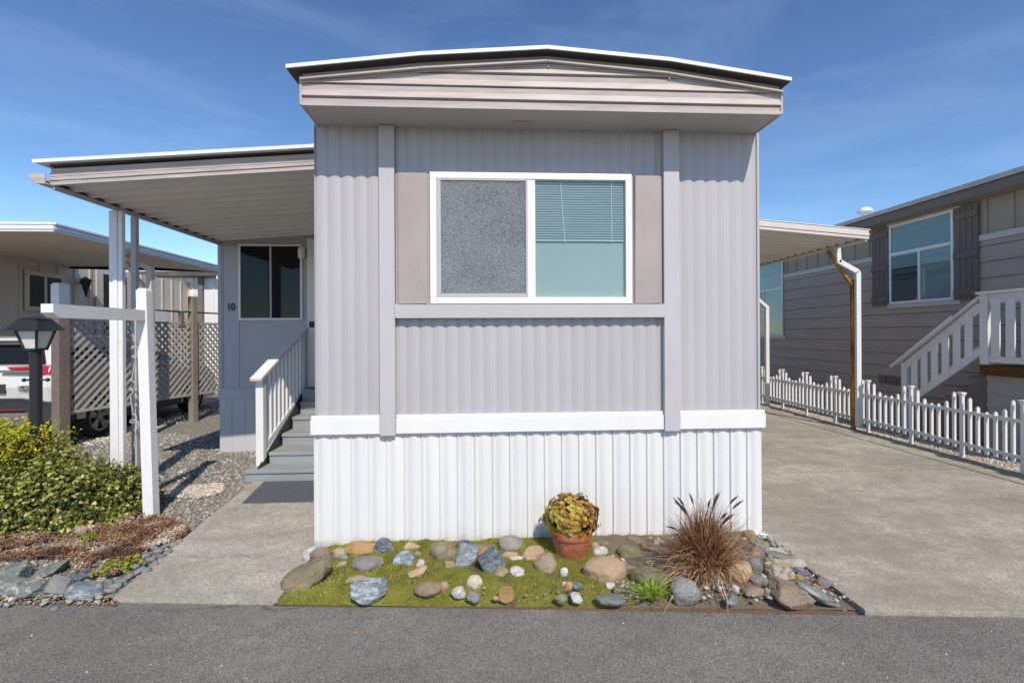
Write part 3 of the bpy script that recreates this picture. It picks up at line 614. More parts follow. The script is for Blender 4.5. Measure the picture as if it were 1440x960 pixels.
for k in range(34):
    s_ = random.uniform(.70, .965); t_ = random.uniform(.12, .92); p = bed(s_, t_); src = random.choice(small); c = src.copy(); COL.objects.link(c)
    c.location = (p.x, p.y, p.z+.006); c.rotation_euler = (0, 0, random.uniform(0, 6.28)); c.scale = [random.uniform(.55, .95)]*3
    c['label'] = 'small loose filler stone in the soil among the larger stones, right end of the bed'; c['group'] = 'small filler stones at the right end of the bed'
LR = [
(-6,792,40,822,'green',1,-.3,'grey-green rock with white veins at the left end of the upper row'),
(-4,812,35,836,'green',1,.1,'dark grey-green rock leftmost in the row along the road'),
(27,814,66,837,'green',1,0,'grey rock with a white quartz face, second from left along the road'),
(50,790,91,812,'green',1,-.35,'greenish slab behind the rock with the quartz face'),
(66,812,103,835,'grey',1,0,'pale grey rock with a flat top, third along the road'),
(99,799,126,820,'dblue',1,-.55,'dark slate wedge standing between the pale grey rock and the sedum'),
(101,817,149,839,'blue',1,-.05,'blue and white marbled rock closest to the walkway'),
]
for s_ in LR: stone('rock', *s_[:5], s_[5], s_[6], s_[7], zb=.0, cat='rock', group='rocks along the road left of the walkway')
# extra gravelly cobbles along the walkway edge
first = None
for k, (u, v) in enumerate([(214,770),(222,775),(231,768),(205,779),(212,786),(226,782),(199,793),(206,801),(193,803),(184,806),(178,812),(171,817),(163,823),(156,829),(217,793),(236,776),(150,820),(187,797),(243,765),(252,760)]):
    p = G(u, v, .01)
    if first is None or k < 6:
        first = stone('cobble', u-7, v-4, u+7, v+4, 'grey', 0, random.uniform(-.4, .4), 'flat grey cobble in the loose strip between the red sedum and the walkway', zb=.0, group='cobbles edging the walkway'); lib = [first] if k == 0 else lib+[first]
    else:
        c = random.choice(lib).copy(); COL.objects.link(c); c.location = (p.x, p.y, .008); c.rotation_euler = (0, 0, random.uniform(0, 6.28)); c.scale = [random.uniform(.8, 1.15)]*3

# ------------------------------------------------------------------ the mobile home
HX0 = PY(443, 400, YW).x; HX1 = PY(1066, 400, YW).x
ZS = 3.395                       # soffit height
ZT = PY(745, 605, YW).z          # top of skirting (under the band)
HL = 18.0
home = empty('mobile_home', ((HX0+HX1)/2, YW, 0), 'grey single-wide mobile home with white skirting and a taupe hood over its front window', 'mobile home')
PSL = (PY(533, 400, YW-.06).x, PY(555, 400, YW-.06).x); PSR = (PY(934, 400, YW-.06).x, PY(956, 400, YW-.06).x)
zband0, zband1 = PY(745, 607, YW-.05).z, PY(745, 581, YW-.05).z
zr0, zr1 = PY(745, 447, YW-.06).z, PY(745, 428, YW-.06).z
per = .1035
ribbed('x', HX0, HX1, zband0+.01, ZS+.03, YW, -1, per, wprof, 30, start=HX0).build('front_wall', M['siding'], home)
for x, s_ in ((HX0, -1), (HX1, 1)):
    ribbed('y', YW, HL, zband0+.01, ZS+.3, x-s_*.014, s_, per, wprof, 5, start=YW).build('side_wall', M['siding'], home)
    boxo('corner_trim', M['siding'], home, x-s_*.004-(.012 if s_ > 0 else 0), x+s_*.006+(.012 if s_ < 0 else 0), YW-.018, YW+.02, zband1, ZS-.002)
MB().box(HX0+.02, HX1-.02, HL-.05, HL, 0, ZS+.25).build('rear_wall', M['siding'], home)
for a, b in (PSL, PSR): boxo('pilaster', M['gtrim'], home, a, b, YW-.062, YW-.0145, zband0-.012, ZS-.004)
boxo('sill_rail', M['gtrim'], home, PSL[1]+.001, PSR[0]-.001, YW-.074, YW-.0145, zr0, zr1)
# skirting
SP = .1425
def sprof(t_):
    if t_ < .03: return -.002
    if t_ < .13: return .016
    x = (t_-.13)/.87; return .010-.008*math.cos(2*math.pi*x)*.9 if x < .97 else 0
for nm, ax, a0, a1, base, sg in (('skirting', 'x', HX0-.015, HX1+.02, YW, -1), ('skirting', 'y', YW, HL, HX1+.008, 1), ('skirting', 'y', YW, HL, HX0-.008, -1)):
    m = MB(); NP = int((a1-a0)/SP)+1
    for k in range(NP):
        b0, b1 = a0+k*SP, min(a1, a0+(k+1)*SP)
        if b1-b0 < .01: continue
        q = ribbed(ax, b0, b1, -.03, zband0+.02, base, sg, SP, sprof, 22 if ax == 'x' else 8, start=a0); m.cur = 1 if k % 3 == 2 else 0; m.add(q.v, q.f)
    m.build(nm, [M['skirt'], M['perf']], home)
bl = [(HX0-.028, PSL[0]-.002), (PSL[1]+.002, PSR[0]-.002), (PSR[1]+.002, HX1+.035)]
for a, b in bl:
    m = MB(); m.box(a, b, YW-.048, YW-.0145, zband0, zband1-.028); m.box(a, b, YW-.034, YW-.0145, zband1-.0275, zband1); m.build('trim_band', M['white'], home, .004)
boxo('base_rail', M['white'], home, HX1-.16, HX1+.045, YW-.045, YW-.0165, .01, .045)
boxo('corner_base', M['white'], home, HX1+.026, HX1+.05, YW-.046, YW+.3, .01, .045)
# window
WY = YW-.058
wx0, wx1 = PY(604.5, 335, WY).x, PY(889, 335, WY).x; wz0, wz1 = PY(745, 427, WY).z, PY(745, 243, WY).z
win = MB()
def fr(m, x0, x1, z0, z1, y0, y1, t_):
    m.box(x0, x1, y0, y1, z0, z0+t_); m.box(x0, x1, y0, y1, z1-t_, z1); m.box(x0, x0+t_, y0, y1, z0+t_, z1-t_); m.box(x1-t_, x1, y0, y1, z0+t_, z1-t_); return m
fr(win, wx0, wx1, wz0+.001, wz1, WY, YW-.0145, .052); win = win.build('window', M['wframe'], home, .005)
mxl, mxr = PY(742, 335, WY).x, PY(753, 335, WY).x; yi0, yi1 = WY+.006, YW-.0145
boxo('mullion', M['wframe'], win, mxl, mxr, yi0, yi1, wz0+.053, wz1-.0525)
g1x0, g1x1, g2x0, g2x1, gz0, gz1 = wx0+.0525, mxl-.0005, mxr+.0005, wx1-.0525, wz0+.0535, wz1-.053
m = fr(MB(), g1x0, g1x1, gz0, gz1, WY+.002, WY+.016, .014); m.box(g1x0+.014, g1x0+.034, WY+.004, WY+.014, gz0+.014, gz1-.014); m.box(g1x0+.034, g1x1-.014, WY+.004, WY+.014, gz0+.014, gz0+.030)
m.build('sash', M['gtrim'], win, .002)
MB().add([(g1x0+.034, WY+.010, gz0+.03), (g1x1-.014, WY+.010, gz0+.03), (g1x1-.014, WY+.010, gz1-.014), (g1x0+.034, WY+.010, gz1-.014)], [(0, 1, 2, 3)]).build('insect_screen', M['insect'], win)
for a, b in ((g1x0, g1x1), (g2x0, g2x1)): MB().add([(a, WY+.019, gz0), (b, WY+.019, gz0), (b, WY+.019, gz1), (a, WY+.019, gz1)], [(0, 1, 2, 3)]).build('pane', M['glass'], win)
zc = PY(815, 337, WY+.02).z
MB().add([(g1x0-.02, YW-.0148, gz0-.02), (g2x1+.02, YW-.0148, gz0-.02), (g2x1+.02, YW-.0148, gz1+.02), (g1x0-.02, YW-.0148, gz1+.02)], [(0, 1, 2, 3)]).build('closed_blind', M['curtain'], win)
for a, b, nn in ((g1x0+.02, g1x1-.01, 24), (g2x0+.002, g2x1-.012, 24)):
    m = MB(); sp = (gz1-zc)/nn
    for k in range(nn+1):
        z_ = gz1-k*sp; m.box(a, b, YW-.030, YW-.020, z_-.0035-(.006 if k == nn else 0), z_)
    m.build('blind', M['slat'], win)
m = MB(); xx = g2x1-.11; m.tube([(xx, YW-.0325, gz1), (xx, YW-.0325, zc-.02)], .0022, 6); m.build('blind_cord', M['wframe'], win)
m = MB(); m.tube([(g2x0+.21, YW-.0325, gz1-.02), (g2x0+.245, YW-.0325, zc-.03)], .0022, 6); m.build('blind_wand', M['wframe'], win)
for sx_ in (wx0+.055, wx1-.055): MB().tube([(sx_, WY+.001, wz0+.024), (sx_, WY-.0015, wz0+.024)], .0035, 8).build('screw', M['plastic'], win)
# shutters
for (a, b) in ((PSL[1]+.003, wx0-.002), (wx1+.002, PSR[0]-.003)):
    m = MB(); m.box(a, b, YW-.030, YW-.0145, zr1+.001, wz1-.004); q = m.build('shutter', M['taupe'], home, .002)
    m = MB(); i0, i1 = a+.020, b-.020; z0_, z1_ = zr1+.004, wz1-.006; e = YW-.044
    # board with a raised triangular facet
    m.hexa([(i0, YW-.0305, z0_), (i1, YW-.0305, z0_), (i1, YW-.0305, z1_), (i0, YW-.0305, z1_)], [(i0, e, z0_), (i1, e, z0_), (i1, e, z1_), (i0, e, z1_)])
    m.hexa([(i1-.004, e-.0008, z0_+.004), (i0+.004, e-.0008, z1_-.004), (i0+.004, e-.0008, z0_+.004)], [(i1-.004, e-.014, z0_+.004), (i0+.006, e-.020, z1_-.004), (i0+.004, e-.003, z0_+.004)])
    m.build('panel', M['taupe'], q, .0015)
# hood: fascia with lap lines, soffit, roof
YF = 3.59
hx0, hx1 = PY(425, 148, YF).x-.0, PY(1097, 160, YF).x
fz = ZS+.004
def hoodtop(x, pts):
    for (x0, z0), (x1, z1) in zip(pts, pts[1:]):
        if x <= x1 or (x1, z1) == pts[-1]: return z0+(z1-z0)*(x-x0)/(x1-x0)
RP = [PY(u, v, YF-.085) for u, v in ((402, 96), (591, 78), (770, 69), (942, 86), (1113, 114))]
rp_ = [(p.x, p.z) for p in RP]
TP = [PY(u, v, YF-.01) for u, v in ((418, 113), (592, 98), (770, 88), (940, 105), (1099, 131))]
tp_ = [(p.x, p.z) for p in TP]; tp_[0] = (hx0, tp_[0][1]); tp_[-1] = (hx1, tp_[-1][1])
# fascia: lapped profile boards (piecewise in x)
m = MB(); NX = 48; lap = .092
rows = [0, .028, .034, .040, .115, .122, .128, .205, .212, .218, .295, .302, .308, .38, .5]
def fdep(z):
    k = z % .09; return .0 + .012*(k/.09) if z > .03 else .004
xs_ = [hx0+(hx1-hx0)*i/NX for i in range(NX+1)]
zz = [i*.006 for i in range(0, 90)]
grid = []
for x in xs_:
    top = hoodtop(x, tp_)
    col_ = []
    for z in zz:
        q = min(fz+z, top); kk = ((q-fz+.05) % .098)/.098
        dpt = -.010 if kk < .09 else (.022-.016*((kk-.09)/.5) if kk < .59 else .006+.004*(kk-.59)/.41)
        col_.append((x, YF+.004-dpt, q))
    grid.append(col_)
vs = [p for c_ in grid for p in c_]; nz_ = len(zz); fs = []
for i in range(NX):
    for j in range(nz_-1):
        if grid[i][j][2] >= grid[i][j+1][2] and grid[i+1][j][2] >= grid[i+1][j+1][2]: continue
        fs.append((i*nz_+j, (i+1)*nz_+j, (i+1)*nz_+j+1, i*nz_+j+1))
m.add(vs, fs); m.build('hood_fascia', M['fascia'], home)
# dark frieze above trim, trim strip, soffit
m = MB()
for (x0, z0), (x1, z1) in zip(tp_, tp_[1:]):
    a, b = hoodtop(x0, rp_), hoodtop(x1, rp_)
    m.hexa([(x0, YF+.008, z0-.02), (x1, YF+.008, z1-.02), (x1, YF+.008, b+.02), (x0, YF+.008, a+.02)], [(x0, YF+.03, z0-.02), (x1, YF+.03, z1-.02), (x1, YF+.03, b+.02), (x0, YF+.03, a+.02)])
m.build('hood_frieze', M['fascia'], home)
for (x0, z0), (x1, z1) in zip(tp_, tp_[1:]):
    m = MB(); m.bar((x0-.004, YF-.026, z0), (x1+.004, YF-.026, z1), .030, .015); m.bar((x0, YF-.010, z0-.016), (x1, YF-.010, z1-.016), .010, .009)
    if x0 > 0: m.bar((x0, YF-.012, z0-.03), (x0+.012, YF-.012, z0-.03), .012, .02)
    m.build('trim_strip', M['fascia'], home, .002)
m = MB(); m.box(hx0, hx1, YF+.006, YW-.001, ZS, ZS+.012); m.build('soffit', M['soffit'], home)
MB().box(hx0-.004, hx1+.004, YF-.012, YF+.006, ZS-.010, fz+.012).build('drip_edge', M['fascia'], home, .002)
for x, s_ in ((hx0, -1), (hx1, 1)):
    m = MB(); zt = hoodtop(x, tp_)+.03; m.box(x-.001*s_, x+.016*s_, YF-.014, YW+.02, ZS-.006, zt); m.build('hood_end', M['fascia'], home, .003)
pv = PY(762, 170, YF); boxo('soffit_vent', M['fascia'], home, .22, .39, YF+.20, YF+.26, ZS-.006, ZS-.0005)
# roof
m = MB(); a = [(x, YF-.14, z) for x, z in rp_]; n = len(a)
und = [(x, y, z) for x, y, z in a]; up = [(x, y, z+.030) for x, y, z in a]
def sweep(m, prof, y0, y1, th, dx=0):
    n = len(prof); v = []
    for y in (y0, y1):
        v += [(x, y, z) for x, z in prof]+[(x, y, z+th) for x, z in prof]
    f = []
    for i in range(n-1):
        f += [(i, i+1, 2*n+i+1, 2*n+i), (n+i, 3*n+i, 3*n+i+1, n+i+1), (i, n+i, n+i+1, i+1), (2*n+i, 2*n+i+1, 3*n+i+1, 3*n+i)]
    f += [(0, 2*n, 3*n, n), (n-1, 2*n-1, 4*n-1, 3*n-1)]
    m.add(v, f)
rw = [(HX0-.015, rp_[0][1]+.004)]+rp_[1:4]+[(HX1+.015, rp_[4][1]+.004)]
m = MB(); sweep(m, rp_, YF-.08, YF+.40, .012); sweep(m, rw, YF+.402, HL+.1, .012); m.build('roof', M['darkroof'], home)
m = MB(); sweep(m, rp_, YF-.090, YF-.0805, .026); m.build('roof_edge', M['blueroof'], home)
m = MB(); sweep(m, [(x, z+.0125) for x, z in rp_], YF-.08, YF+.4, .01); sweep(m, [(x, z+.0125) for x, z in rw], YF+.402, HL+.1, .01); m.build('roof_sheet', M['blueroof'], home)
# entry room behind the awning
YE = 7.45
ex0 = PY(308, 500, YE).x; ez = PY(350, 334, YE).z
zeb0, zeb1 = PY(350, 560, YE).z, PY(350, 546, YE).z
m = MB(); m.box(ex0, HX0-.02, YE, YE+6, zeb0-.02, ez+.25); m.build('entry_wall', M['siding'], home, .004)
for u in (314, 336):
    x = PY(u, 450, YE).x; boxo('entry_batten', M['siding'], home, x-.012, x+.003, YE-.008, YE-.0005, zeb1+.002, ez+.1, bevel=0)
boxo('entry_band', M['gtrim'], home, ex0-.012, HX0-.03, YE-.022, YE-.001, zeb0, zeb1)
boxo('entry_corner', M['siding'], home, ex0-.008, ex0+.045, YE-.01, YE-.0005, zeb1+.001, ez+.1, bevel=0)
ribbed('x', ex0+.01, HX0-.03, -.02, zeb0+.001, YE, -1, .19, lambda t_: 0 if t_ < .05 else .008, 20, start=ex0).build('entry_skirting', M['postgrey'], home)
# entry window
ax0, ax1 = PY(335, 400, YE-.03).x, PY(425, 400, YE-.03).x; az0, az1 = PY(380, 450, YE-.03).z, PY(380, 343, YE-.03).z
m = fr(MB(), ax0, ax1, az0, az1, YE-.032, YE-.001, .032); ew = m.build('entry_window', M['wframe'], home, .003)
ac = (ax0+ax1)/2
boxo('sash', M['gtrim'], ew, ac-.014, ac+.014, YE-.026, YE-.012, az0+.033, az1-.033)
for a, b in ((ax0+.033, ac-.015), (ac+.015, ax1-.033)): MB().box(a, b, YE-.018, YE-.012, az0+.033, az1-.033).build('pane', M['darkglass'], ew)
# wall lamp
lp = PY(424, 355, YE-.09)
m = MB(); m.tube([(lp.x, YE-.001, lp.z+.05), (lp.x, YE-.05, lp.z+.07), (lp.x, YE-.09, lp.z+.05)], .018, 8); m.lathe((lp.x, YE-.09, lp.z), [(0, .075), (.045, .07), (.055, .03), (.055, .02)], 16)
wlm = m.build('wall_lamp', M['wframe'], home, smooth=True)
MB().lathe((lp.x, YE-.09, lp.z-.09), [(0, -.01), (.045, 0), (.052, .04), (.05, .11)], 16).build('lamp_shade', M['frost'], wlm, smooth=True)
# door
dx0 = PY(434, 500, YE).x
d_ = boxo('entry_door', M['white'], home, dx0, dx0+.85, YE-.05, YE-.001, .95, ez-.02, bevel=.006)
boxo('door_panel', M['frost'], d_, dx0+.06, dx0+.79, YE-.056, YE-.051, 1.9, ez-.15)
hp = PY(440, 455, YE-.06); boxo('door_handle', M['black'], d_, dx0+.035, dx0+.11, YE-.075, YE-.0515, 1.84, 1.93)
# house number
def text(name, s_, size, mat, parent, loc, rot, ext=.004, sx=1):
    cu_ = bpy.data.curves.new(name, 'FONT'); cu_.body = s_; cu_.size = size; cu_.extrude = ext; cu_.align_x = 'CENTER'; cu_.align_y = 'CENTER'; cu_.offset = size*.012
    ob = bpy.data.objects.new(name, cu_); COL.objects.link(ob); bpy.context.view_layer.update(); dg = bpy.context.evaluated_depsgraph_get(); me = bpy.data.meshes.new_from_object(ob.evaluated_get(dg)); bpy.data.objects.remove(ob)
    me.transform(Matrix.Translation(loc) @ Matrix.Rotation(rot[2], 4, 'Z') @ Matrix.Rotation(rot[0], 4, 'X') @ Matrix.Diagonal((sx, 1, 1, 1))); me.materials.clear(); me.materials.append(mat); return link(name, me, parent)
np_ = PY(324.5, 432, YE-.014)
text('house_number', '10', .155, M['black'], home, (np_.x, YE-.013, np_.z), (math.pi/2, 0, 0), sx=.78)

# ------------------------------------------------------------------ entry stairs
sx0 = G(355, 672).x; sx1 = HX0-.03
st = empty('entry_stairs', ((sx0+sx1)/2, 5.8, 0), 'grey painted wooden steps with a white handrail beside the mobile home', 'stairs')
tops = [(5.80, .148), (6.08, .29), (6.46, .44), (6.80, .60), (7.08, .77)]
for k, (y, z) in enumerate(tops):
    y2 = tops[k+1][0] if k < 4 else YE-.055
    xa = sx0 if k == 0 else sx0+.16
    yend = y2+.03 if k < 4 else y2
    boxo('tread', M['steps'], st, xa, sx1, y, yend, z-.04, z, bevel=.005)
    zp = tops[k-1][1] if k else 0
    boxo('riser', M['steps'], st, xa+.004, sx1-.004, y+.018, y+.036, zp+.0005, z-.041, bevel=0)
boxo('landing', M['steps'], st, sx0+.16, sx1, YE-.30, YE-.055, .895, .935, bevel=.005)
boxo('riser', M['steps'], st, sx0+.164, sx1-.004, YE-.285, YE-.27, .7705, .8945, bevel=0)
m = MB(); xr = sx0+.15
m.hexa([(xr-.03, 5.86, .005), (xr-.03, 6.05, .005), (xr-.03, YE-.06, .72), (xr-.03, YE-.06, .93), (xr-.03, 5.86, .147)][:5], [(xr-.004, 5.86, .005), (xr-.004, 6.05, .005), (xr-.004, YE-.06, .72), (xr-.004, YE-.06, .93), (xr-.004, 5.86, .147)][:5])
m.build('stringer', M['black'], st)
# railing, its line from pixels at x = xr
XR = sx0+.10
r1 = PX(366, 527, XR); r2 = PX(431, 457, XR)
y1_, z1_ = r1.y, r1.z; y2_, z2_ = r2.y, r2.z
if y2_ > YE-.1: y2_ = YE-.1
def rz(y): return z1_+(z2_-z1_)*(y-y1_)/(r2.y-y1_)
boxo('newel', M['white'], st, XR-.045, XR+.045, y1_-.03, y1_+.06, .15, rz(y1_)-.01, bevel=.004)
boxo('newel', M['white'], st, XR-.04, XR+.04, y2_-.04, y2_+.04, .8, rz(y2_)-.01, bevel=.004)
m = MB(); m.bar((XR, y1_-.12, rz(y1_-.12)), (XR, y2_+.05, rz(y2_+.05)), .135, .04); m.build('handrail', M['white'], st, .006)
m = MB(); m.bar((XR, y1_+.06, rz(y1_+.06)-.93), (XR, y2_-.04, rz(y2_-.04)-.93), .045, .085); m.build('bottom_rail', M['white'], st, .004)
NB = 10
for k in range(NB):
    y = y1_+.06+(y2_-y1_-.1)*(k+.7)/NB
    zb_, zt_ = rz(y)-.93, rz(y)-.02
    MB().box(XR-.018, XR+.018, y-.018, y+.018, zb_, zt_).build('baluster', M['white'], st, .002)
# doormat
mp_ = [G(340, 707, .012), G(374, 674, .012), Vector((sx1+.01, 5.76, 0)), Vector((HX0+.0-.02, G(445, 706).y, 0))]
mb_ = MB(); mb_.hexa([(p.x, p.y, .0045) for p in mp_], [(p.x, p.y, .014) for p in mp_]); tag(mb_.build('doormat', M['carpet'], None, .002), 'dark blue-grey carpet mat on the concrete at the foot of the steps', 'mat')

# ------------------------------------------------------------------ left awning
YA0, YA1 = 4.66, YE+.3
aw = empty('patio_awning', (-2.7, YA0, 2.9), 'flat metal awning with taupe edge and white top over the entry steps', 'awning')
axL = PY(72, 255, YA0).x
za_l = PY(75, 262, YA0).z; za_r = PY(440, 240, YA0).z
XH = HX0-.02
xcut = PY(440, 240, YA0).x
def az(x): return za_l+(za_r-za_l)*(x-axL)/(xcut-axL)
# underside pans (profile along Y)
def pprof(t_): return 0 if t_ < .16 else (.035 if t_ > .24 and t_ < .92 else (.035*(t_-.16)/.08 if t_ <= .24 else .035*(1-(t_-.92)/.08)))
N = int((YA1-YA0)/.205*16); vs = []
for x in (axL, XH):
    for i in range(N+1):
        y = YA0+.02+(YA1-YA0-.02)*i/N; vs.append((x, y, az(x)+.012+pprof(((y-YA0)/.205) % 1)))
raw('pan_ceiling', vs, [(i, i+1, N+2+i, N+1+i) for i in range(N)], M['pans'], parent=aw)
m = MB(); th = PY(72, 232, YA0).z-za_l
m.hexa([(axL, YA0-.02, az(axL)+th-.02), (XH, YA0-.02, az(XH)+th-.02), (XH, YA1, az(XH)+th-.02), (axL, YA1, az(axL)+th-.02)], [(axL, YA0-.02, az(axL)+th-.008), (XH, YA0-.02, az(XH)+th-.008), (XH, YA1, az(XH)+th-.008), (axL, YA1, az(axL)+th-.008)]); m.build('awning_roof', M['darkroof'], aw)
m = MB(); m.bar((axL-.08, YA0-.09, az(axL)+th), (XH, YA0-.09, az(XH)+th), .016, .032); m.hexa([(axL-.08, YA0-.08, az(axL)+th-.007), (XH, YA0-.08, az(XH)+th-.007), (XH, YA1, az(XH)+th-.007), (axL, YA1, az(axL)+th-.007)], [(axL-.08, YA0-.08, az(axL)+th+.002), (XH, YA0-.08, az(XH)+th+.002), (XH, YA1, az(XH)+th+.002), (axL, YA1, az(axL)+th+.002)]); m.build('roof_edge', M['blueroof'], aw)
m = MB()
for k, (zo, hh, yo) in enumerate(((.018, .036, -.010), (.058, .034, -.016), (.1, .04, -.006), (.14, .04, .004))):
    if zo < th-.02: m.bar((axL, YA0+yo, az(axL)+zo), (XH, YA0+yo, az(XH)+zo), .02, hh)
m.build('front_fascia', M['fascia'], aw, .004)
# gutter on left
m = MB(); gx = axL-.10; gz_ = az(axL)
pr = [(axL+.02, gz_+.0), (axL-.075, gz_+.005), (axL-.125, gz_+.055), (axL-.128, gz_+.085), (axL-.118, gz_+.085), (axL-.07, gz_+.018), (axL+.02, gz_+.012)]
m.hexa([(x, YA0-.06, z) for x, z in pr], [(x, YA1, z) for x, z in pr]); m.build('gutter', M['fascia'], aw)
m = MB(); m.box(axL-.012, axL-.001, YA0, YA1, gz_+.0125, gz_+.07); m.build('gutter_shade_board', M['darkroof'], aw)  # added dark board, stands in for shade in the eave gaps
m = MB(); m.box(axL+.0, axL+.03, YA0, YA1, gz_-.03, gz_+.011); m.build('eave_beam', M['postgrey'], aw, .003)
m = MB(); m.hexa([(x, YA0-.075, z) for x, z in ((axL+.01, gz_-.0), (axL-.07, gz_+.0), (axL-.135, gz_+.055), (axL-.138, gz_+.09), (axL+.01, gz_+.09))], [(x, YA0-.061, z) for x, z in ((axL+.01, gz_-.0), (axL-.07, gz_+.0), (axL-.135, gz_+.055), (axL-.138, gz_+.09), (axL+.01, gz_+.09))]); m.build('gutter_end', M['fascia'], aw, .003)
# posts
def awpost(u, wd, flutes):
    q = PX(u, 288, axL+.01); y = q.y; x = axL+.012; m = MB()
    if flutes:
        for dx in (-.046, 0, .046): m.box(x+dx-.0225, x+dx+.0225, y-.024-(.012 if dx == 0 else 0), y+.03, -.02, gz_-.031)
    else: m.box(x-wd/2, x+wd/2, y-wd/2, y+wd/2, -.02, gz_-.031)
    return m.build('awning_post', M['postgrey' if not flutes else 'postwhite'], aw, .004), y
pp1, py1 = awpost(164, .17, True); pp2, py2 = awpost(189, .058, False)
# cord
m = MB(); pts = []
x = axL+.10; y = py1+.1; z = 1.65
for k in range(160):
    t_ = k/159; zz_ = 1.75-1.25*t_; lo = math.sin(t_*math.pi*3.2)**6; pts.append((x+.05*math.sin(k*.55)*lo+.025*math.sin(t_*9), y, zz_+.04*math.cos(k*.55)*lo))
m.tube(pts, .007, 6); tag(m.build('cord', M['cord'], smooth=True), 'beige cord hanging in loops beside the white fluted awning post', 'cord')

# ------------------------------------------------------------------ yard arm post
pb_ = G(211, 728); yp = pb_.y+.05; xb = G(207, 727).x
tp = PY(194.5, 405, yp-.05); xt = tp.x; zt = tp.z
ya = empty('yard_arm_post', (xb, yp, 0), 'white wooden L-shaped sign post with one horizontal arm and no sign', 'sign post')
m = MB(); hw = .048
def sq(x, y, z, h): return [(x-h, y-h, z), (x+h, y-h, z), (x+h, y+h, z), (x-h, y+h, z)]
v_ = sq(xb+.02, yp, -.05, hw)+sq(xt+.02, yp, zt-.025, hw)+sq(xt+.02, yp, zt, hw*.7)
m.add(v_, [(3, 2, 1, 0), (0, 1, 5, 4), (1, 2, 6, 5), (2, 3, 7, 6), (3, 0, 4, 7), (4, 5, 9, 8), (5, 6, 10, 9), (6, 7, 11, 10), (7, 4, 8, 11), (8, 9, 10, 11)])
m.build('post', M['postwhite'], ya, .003)
z0_ = PX(75, 427, xt+.065).z; y0_ = PX(75, 435, xt+.065).y; y1a = PX(235, 445, xt+.065).y
zt1 = PX(235, 438, xt+.065).z
m = MB(); xa0, xa1 = xt+.02-.044, xt+.02+.044
m.hexa([(xa0, y0_, z0_-.065), (xa1, y0_, z0_-.065), (xa1, y0_, z0_), (xa0, y0_, z0_)], [(xa0, y0_+.05, z0_-.102), (xa1, y0_+.05, z0_-.102), (xa1, y0_+.05, z0_), (xa0, y0_+.05, z0_)])
m.hexa([(xa0, y0_+.05, z0_-.102), (xa1, y0_+.05, z0_-.102), (xa1, y0_+.05, z0_), (xa0, y0_+.05, z0_)], [(xa0, y1a, zt1-.102), (xa1, y1a, zt1-.102), (xa1, y1a, zt1), (xa0, y1a, zt1)])
m.build('arm', M['postwhite'], ya)

# ------------------------------------------------------------------ lamp post
q = PY(50.5, 530, 4.85); lx, ly = q.x, 4.85
lamp = empty('lamp_post', (lx, ly, 0), 'black lamp post with a four-sided lantern behind the yellow-green shrub', 'lamp post')
Z = lambda v: PY(50, v, ly).z
m = MB(); m.lathe((lx, ly, 0), [(.047, -.02), (.047, Z(500)), (.052, Z(499)), (.052, Z(494)), (.035, Z(493)), (0, Z(493))], 20); m.build('post', M['black'], lamp, smooth=False)
m = MB(); m.tube([(lx-.11, ly-.0, Z(534)), (lx+.11, ly, Z(534))], .009, 8)
for s_ in (-1, 1): m.tube([(lx+s_*.09, ly, Z(534)), (lx+s_*.105, ly, Z(534)), (lx+s_*.122, ly, Z(534))], [.006, .02, .012], 10)
m.build('ladder_bar', M['black'], lamp, smooth=True)
zb_, zt_ = Z(491), Z(464); rb_, rt_ = .078, .138
def ring(r_, z, a0=R(0)): return [(lx+r_*math.cos(a0+k*math.pi/2), ly+r_*math.sin(a0+k*math.pi/2), z) for k in range(4)]
lan = MB()
A_, B_ = ring(rb_, zb_, R(-46)), ring(rt_, zt_, R(-46))
for k in range(4): lan.bar(A_[k], B_[k], .02, .02)
for k in range(4): lan.bar(A_[k], A_[(k+1) % 4], .02, .02); lan.bar(B_[k], B_[(k+1) % 4], .02, .02)
lan.add(A_, [(0, 1, 2, 3)]); lan = lan.build('lantern', M['black'], lamp)
A2, B2 = ring(rb_*.96, zb_+.002, R(-46)), ring(rt_*.96, zt_-.002, R(-46)); m = MB()
for k in range(4): m.add([A2[k], A2[(k+1) % 4], B2[(k+1) % 4], B2[k]], [(0, 1, 2, 3)])
m.build('lantern_glass', M['frost'], lan)
m = MB(); C0, C1, C2, C3 = ring(.215, zt_-.005, R(-46)), ring(.12, Z(449), R(-46)), ring(.135, Z(449)+.006, R(-46)), ring(.03, Z(445), R(-46))
m.add(C0+C1+C2+C3, [(i, (i+1) % 4, 4+(i+1) % 4, 4+i) for i in range(4)]+[(3, 2, 1, 0)]+[(8+i, 8+(i+1) % 4, 12+(i+1) % 4, 12+i) for i in range(4)]+[(12, 13, 14, 15), (11, 10, 9, 8)]); m.tube([(lx, ly, Z(446)), (lx, ly, Z(442))], [.012, .005], 8)
m.build('lantern_roof', M['black'], lan)

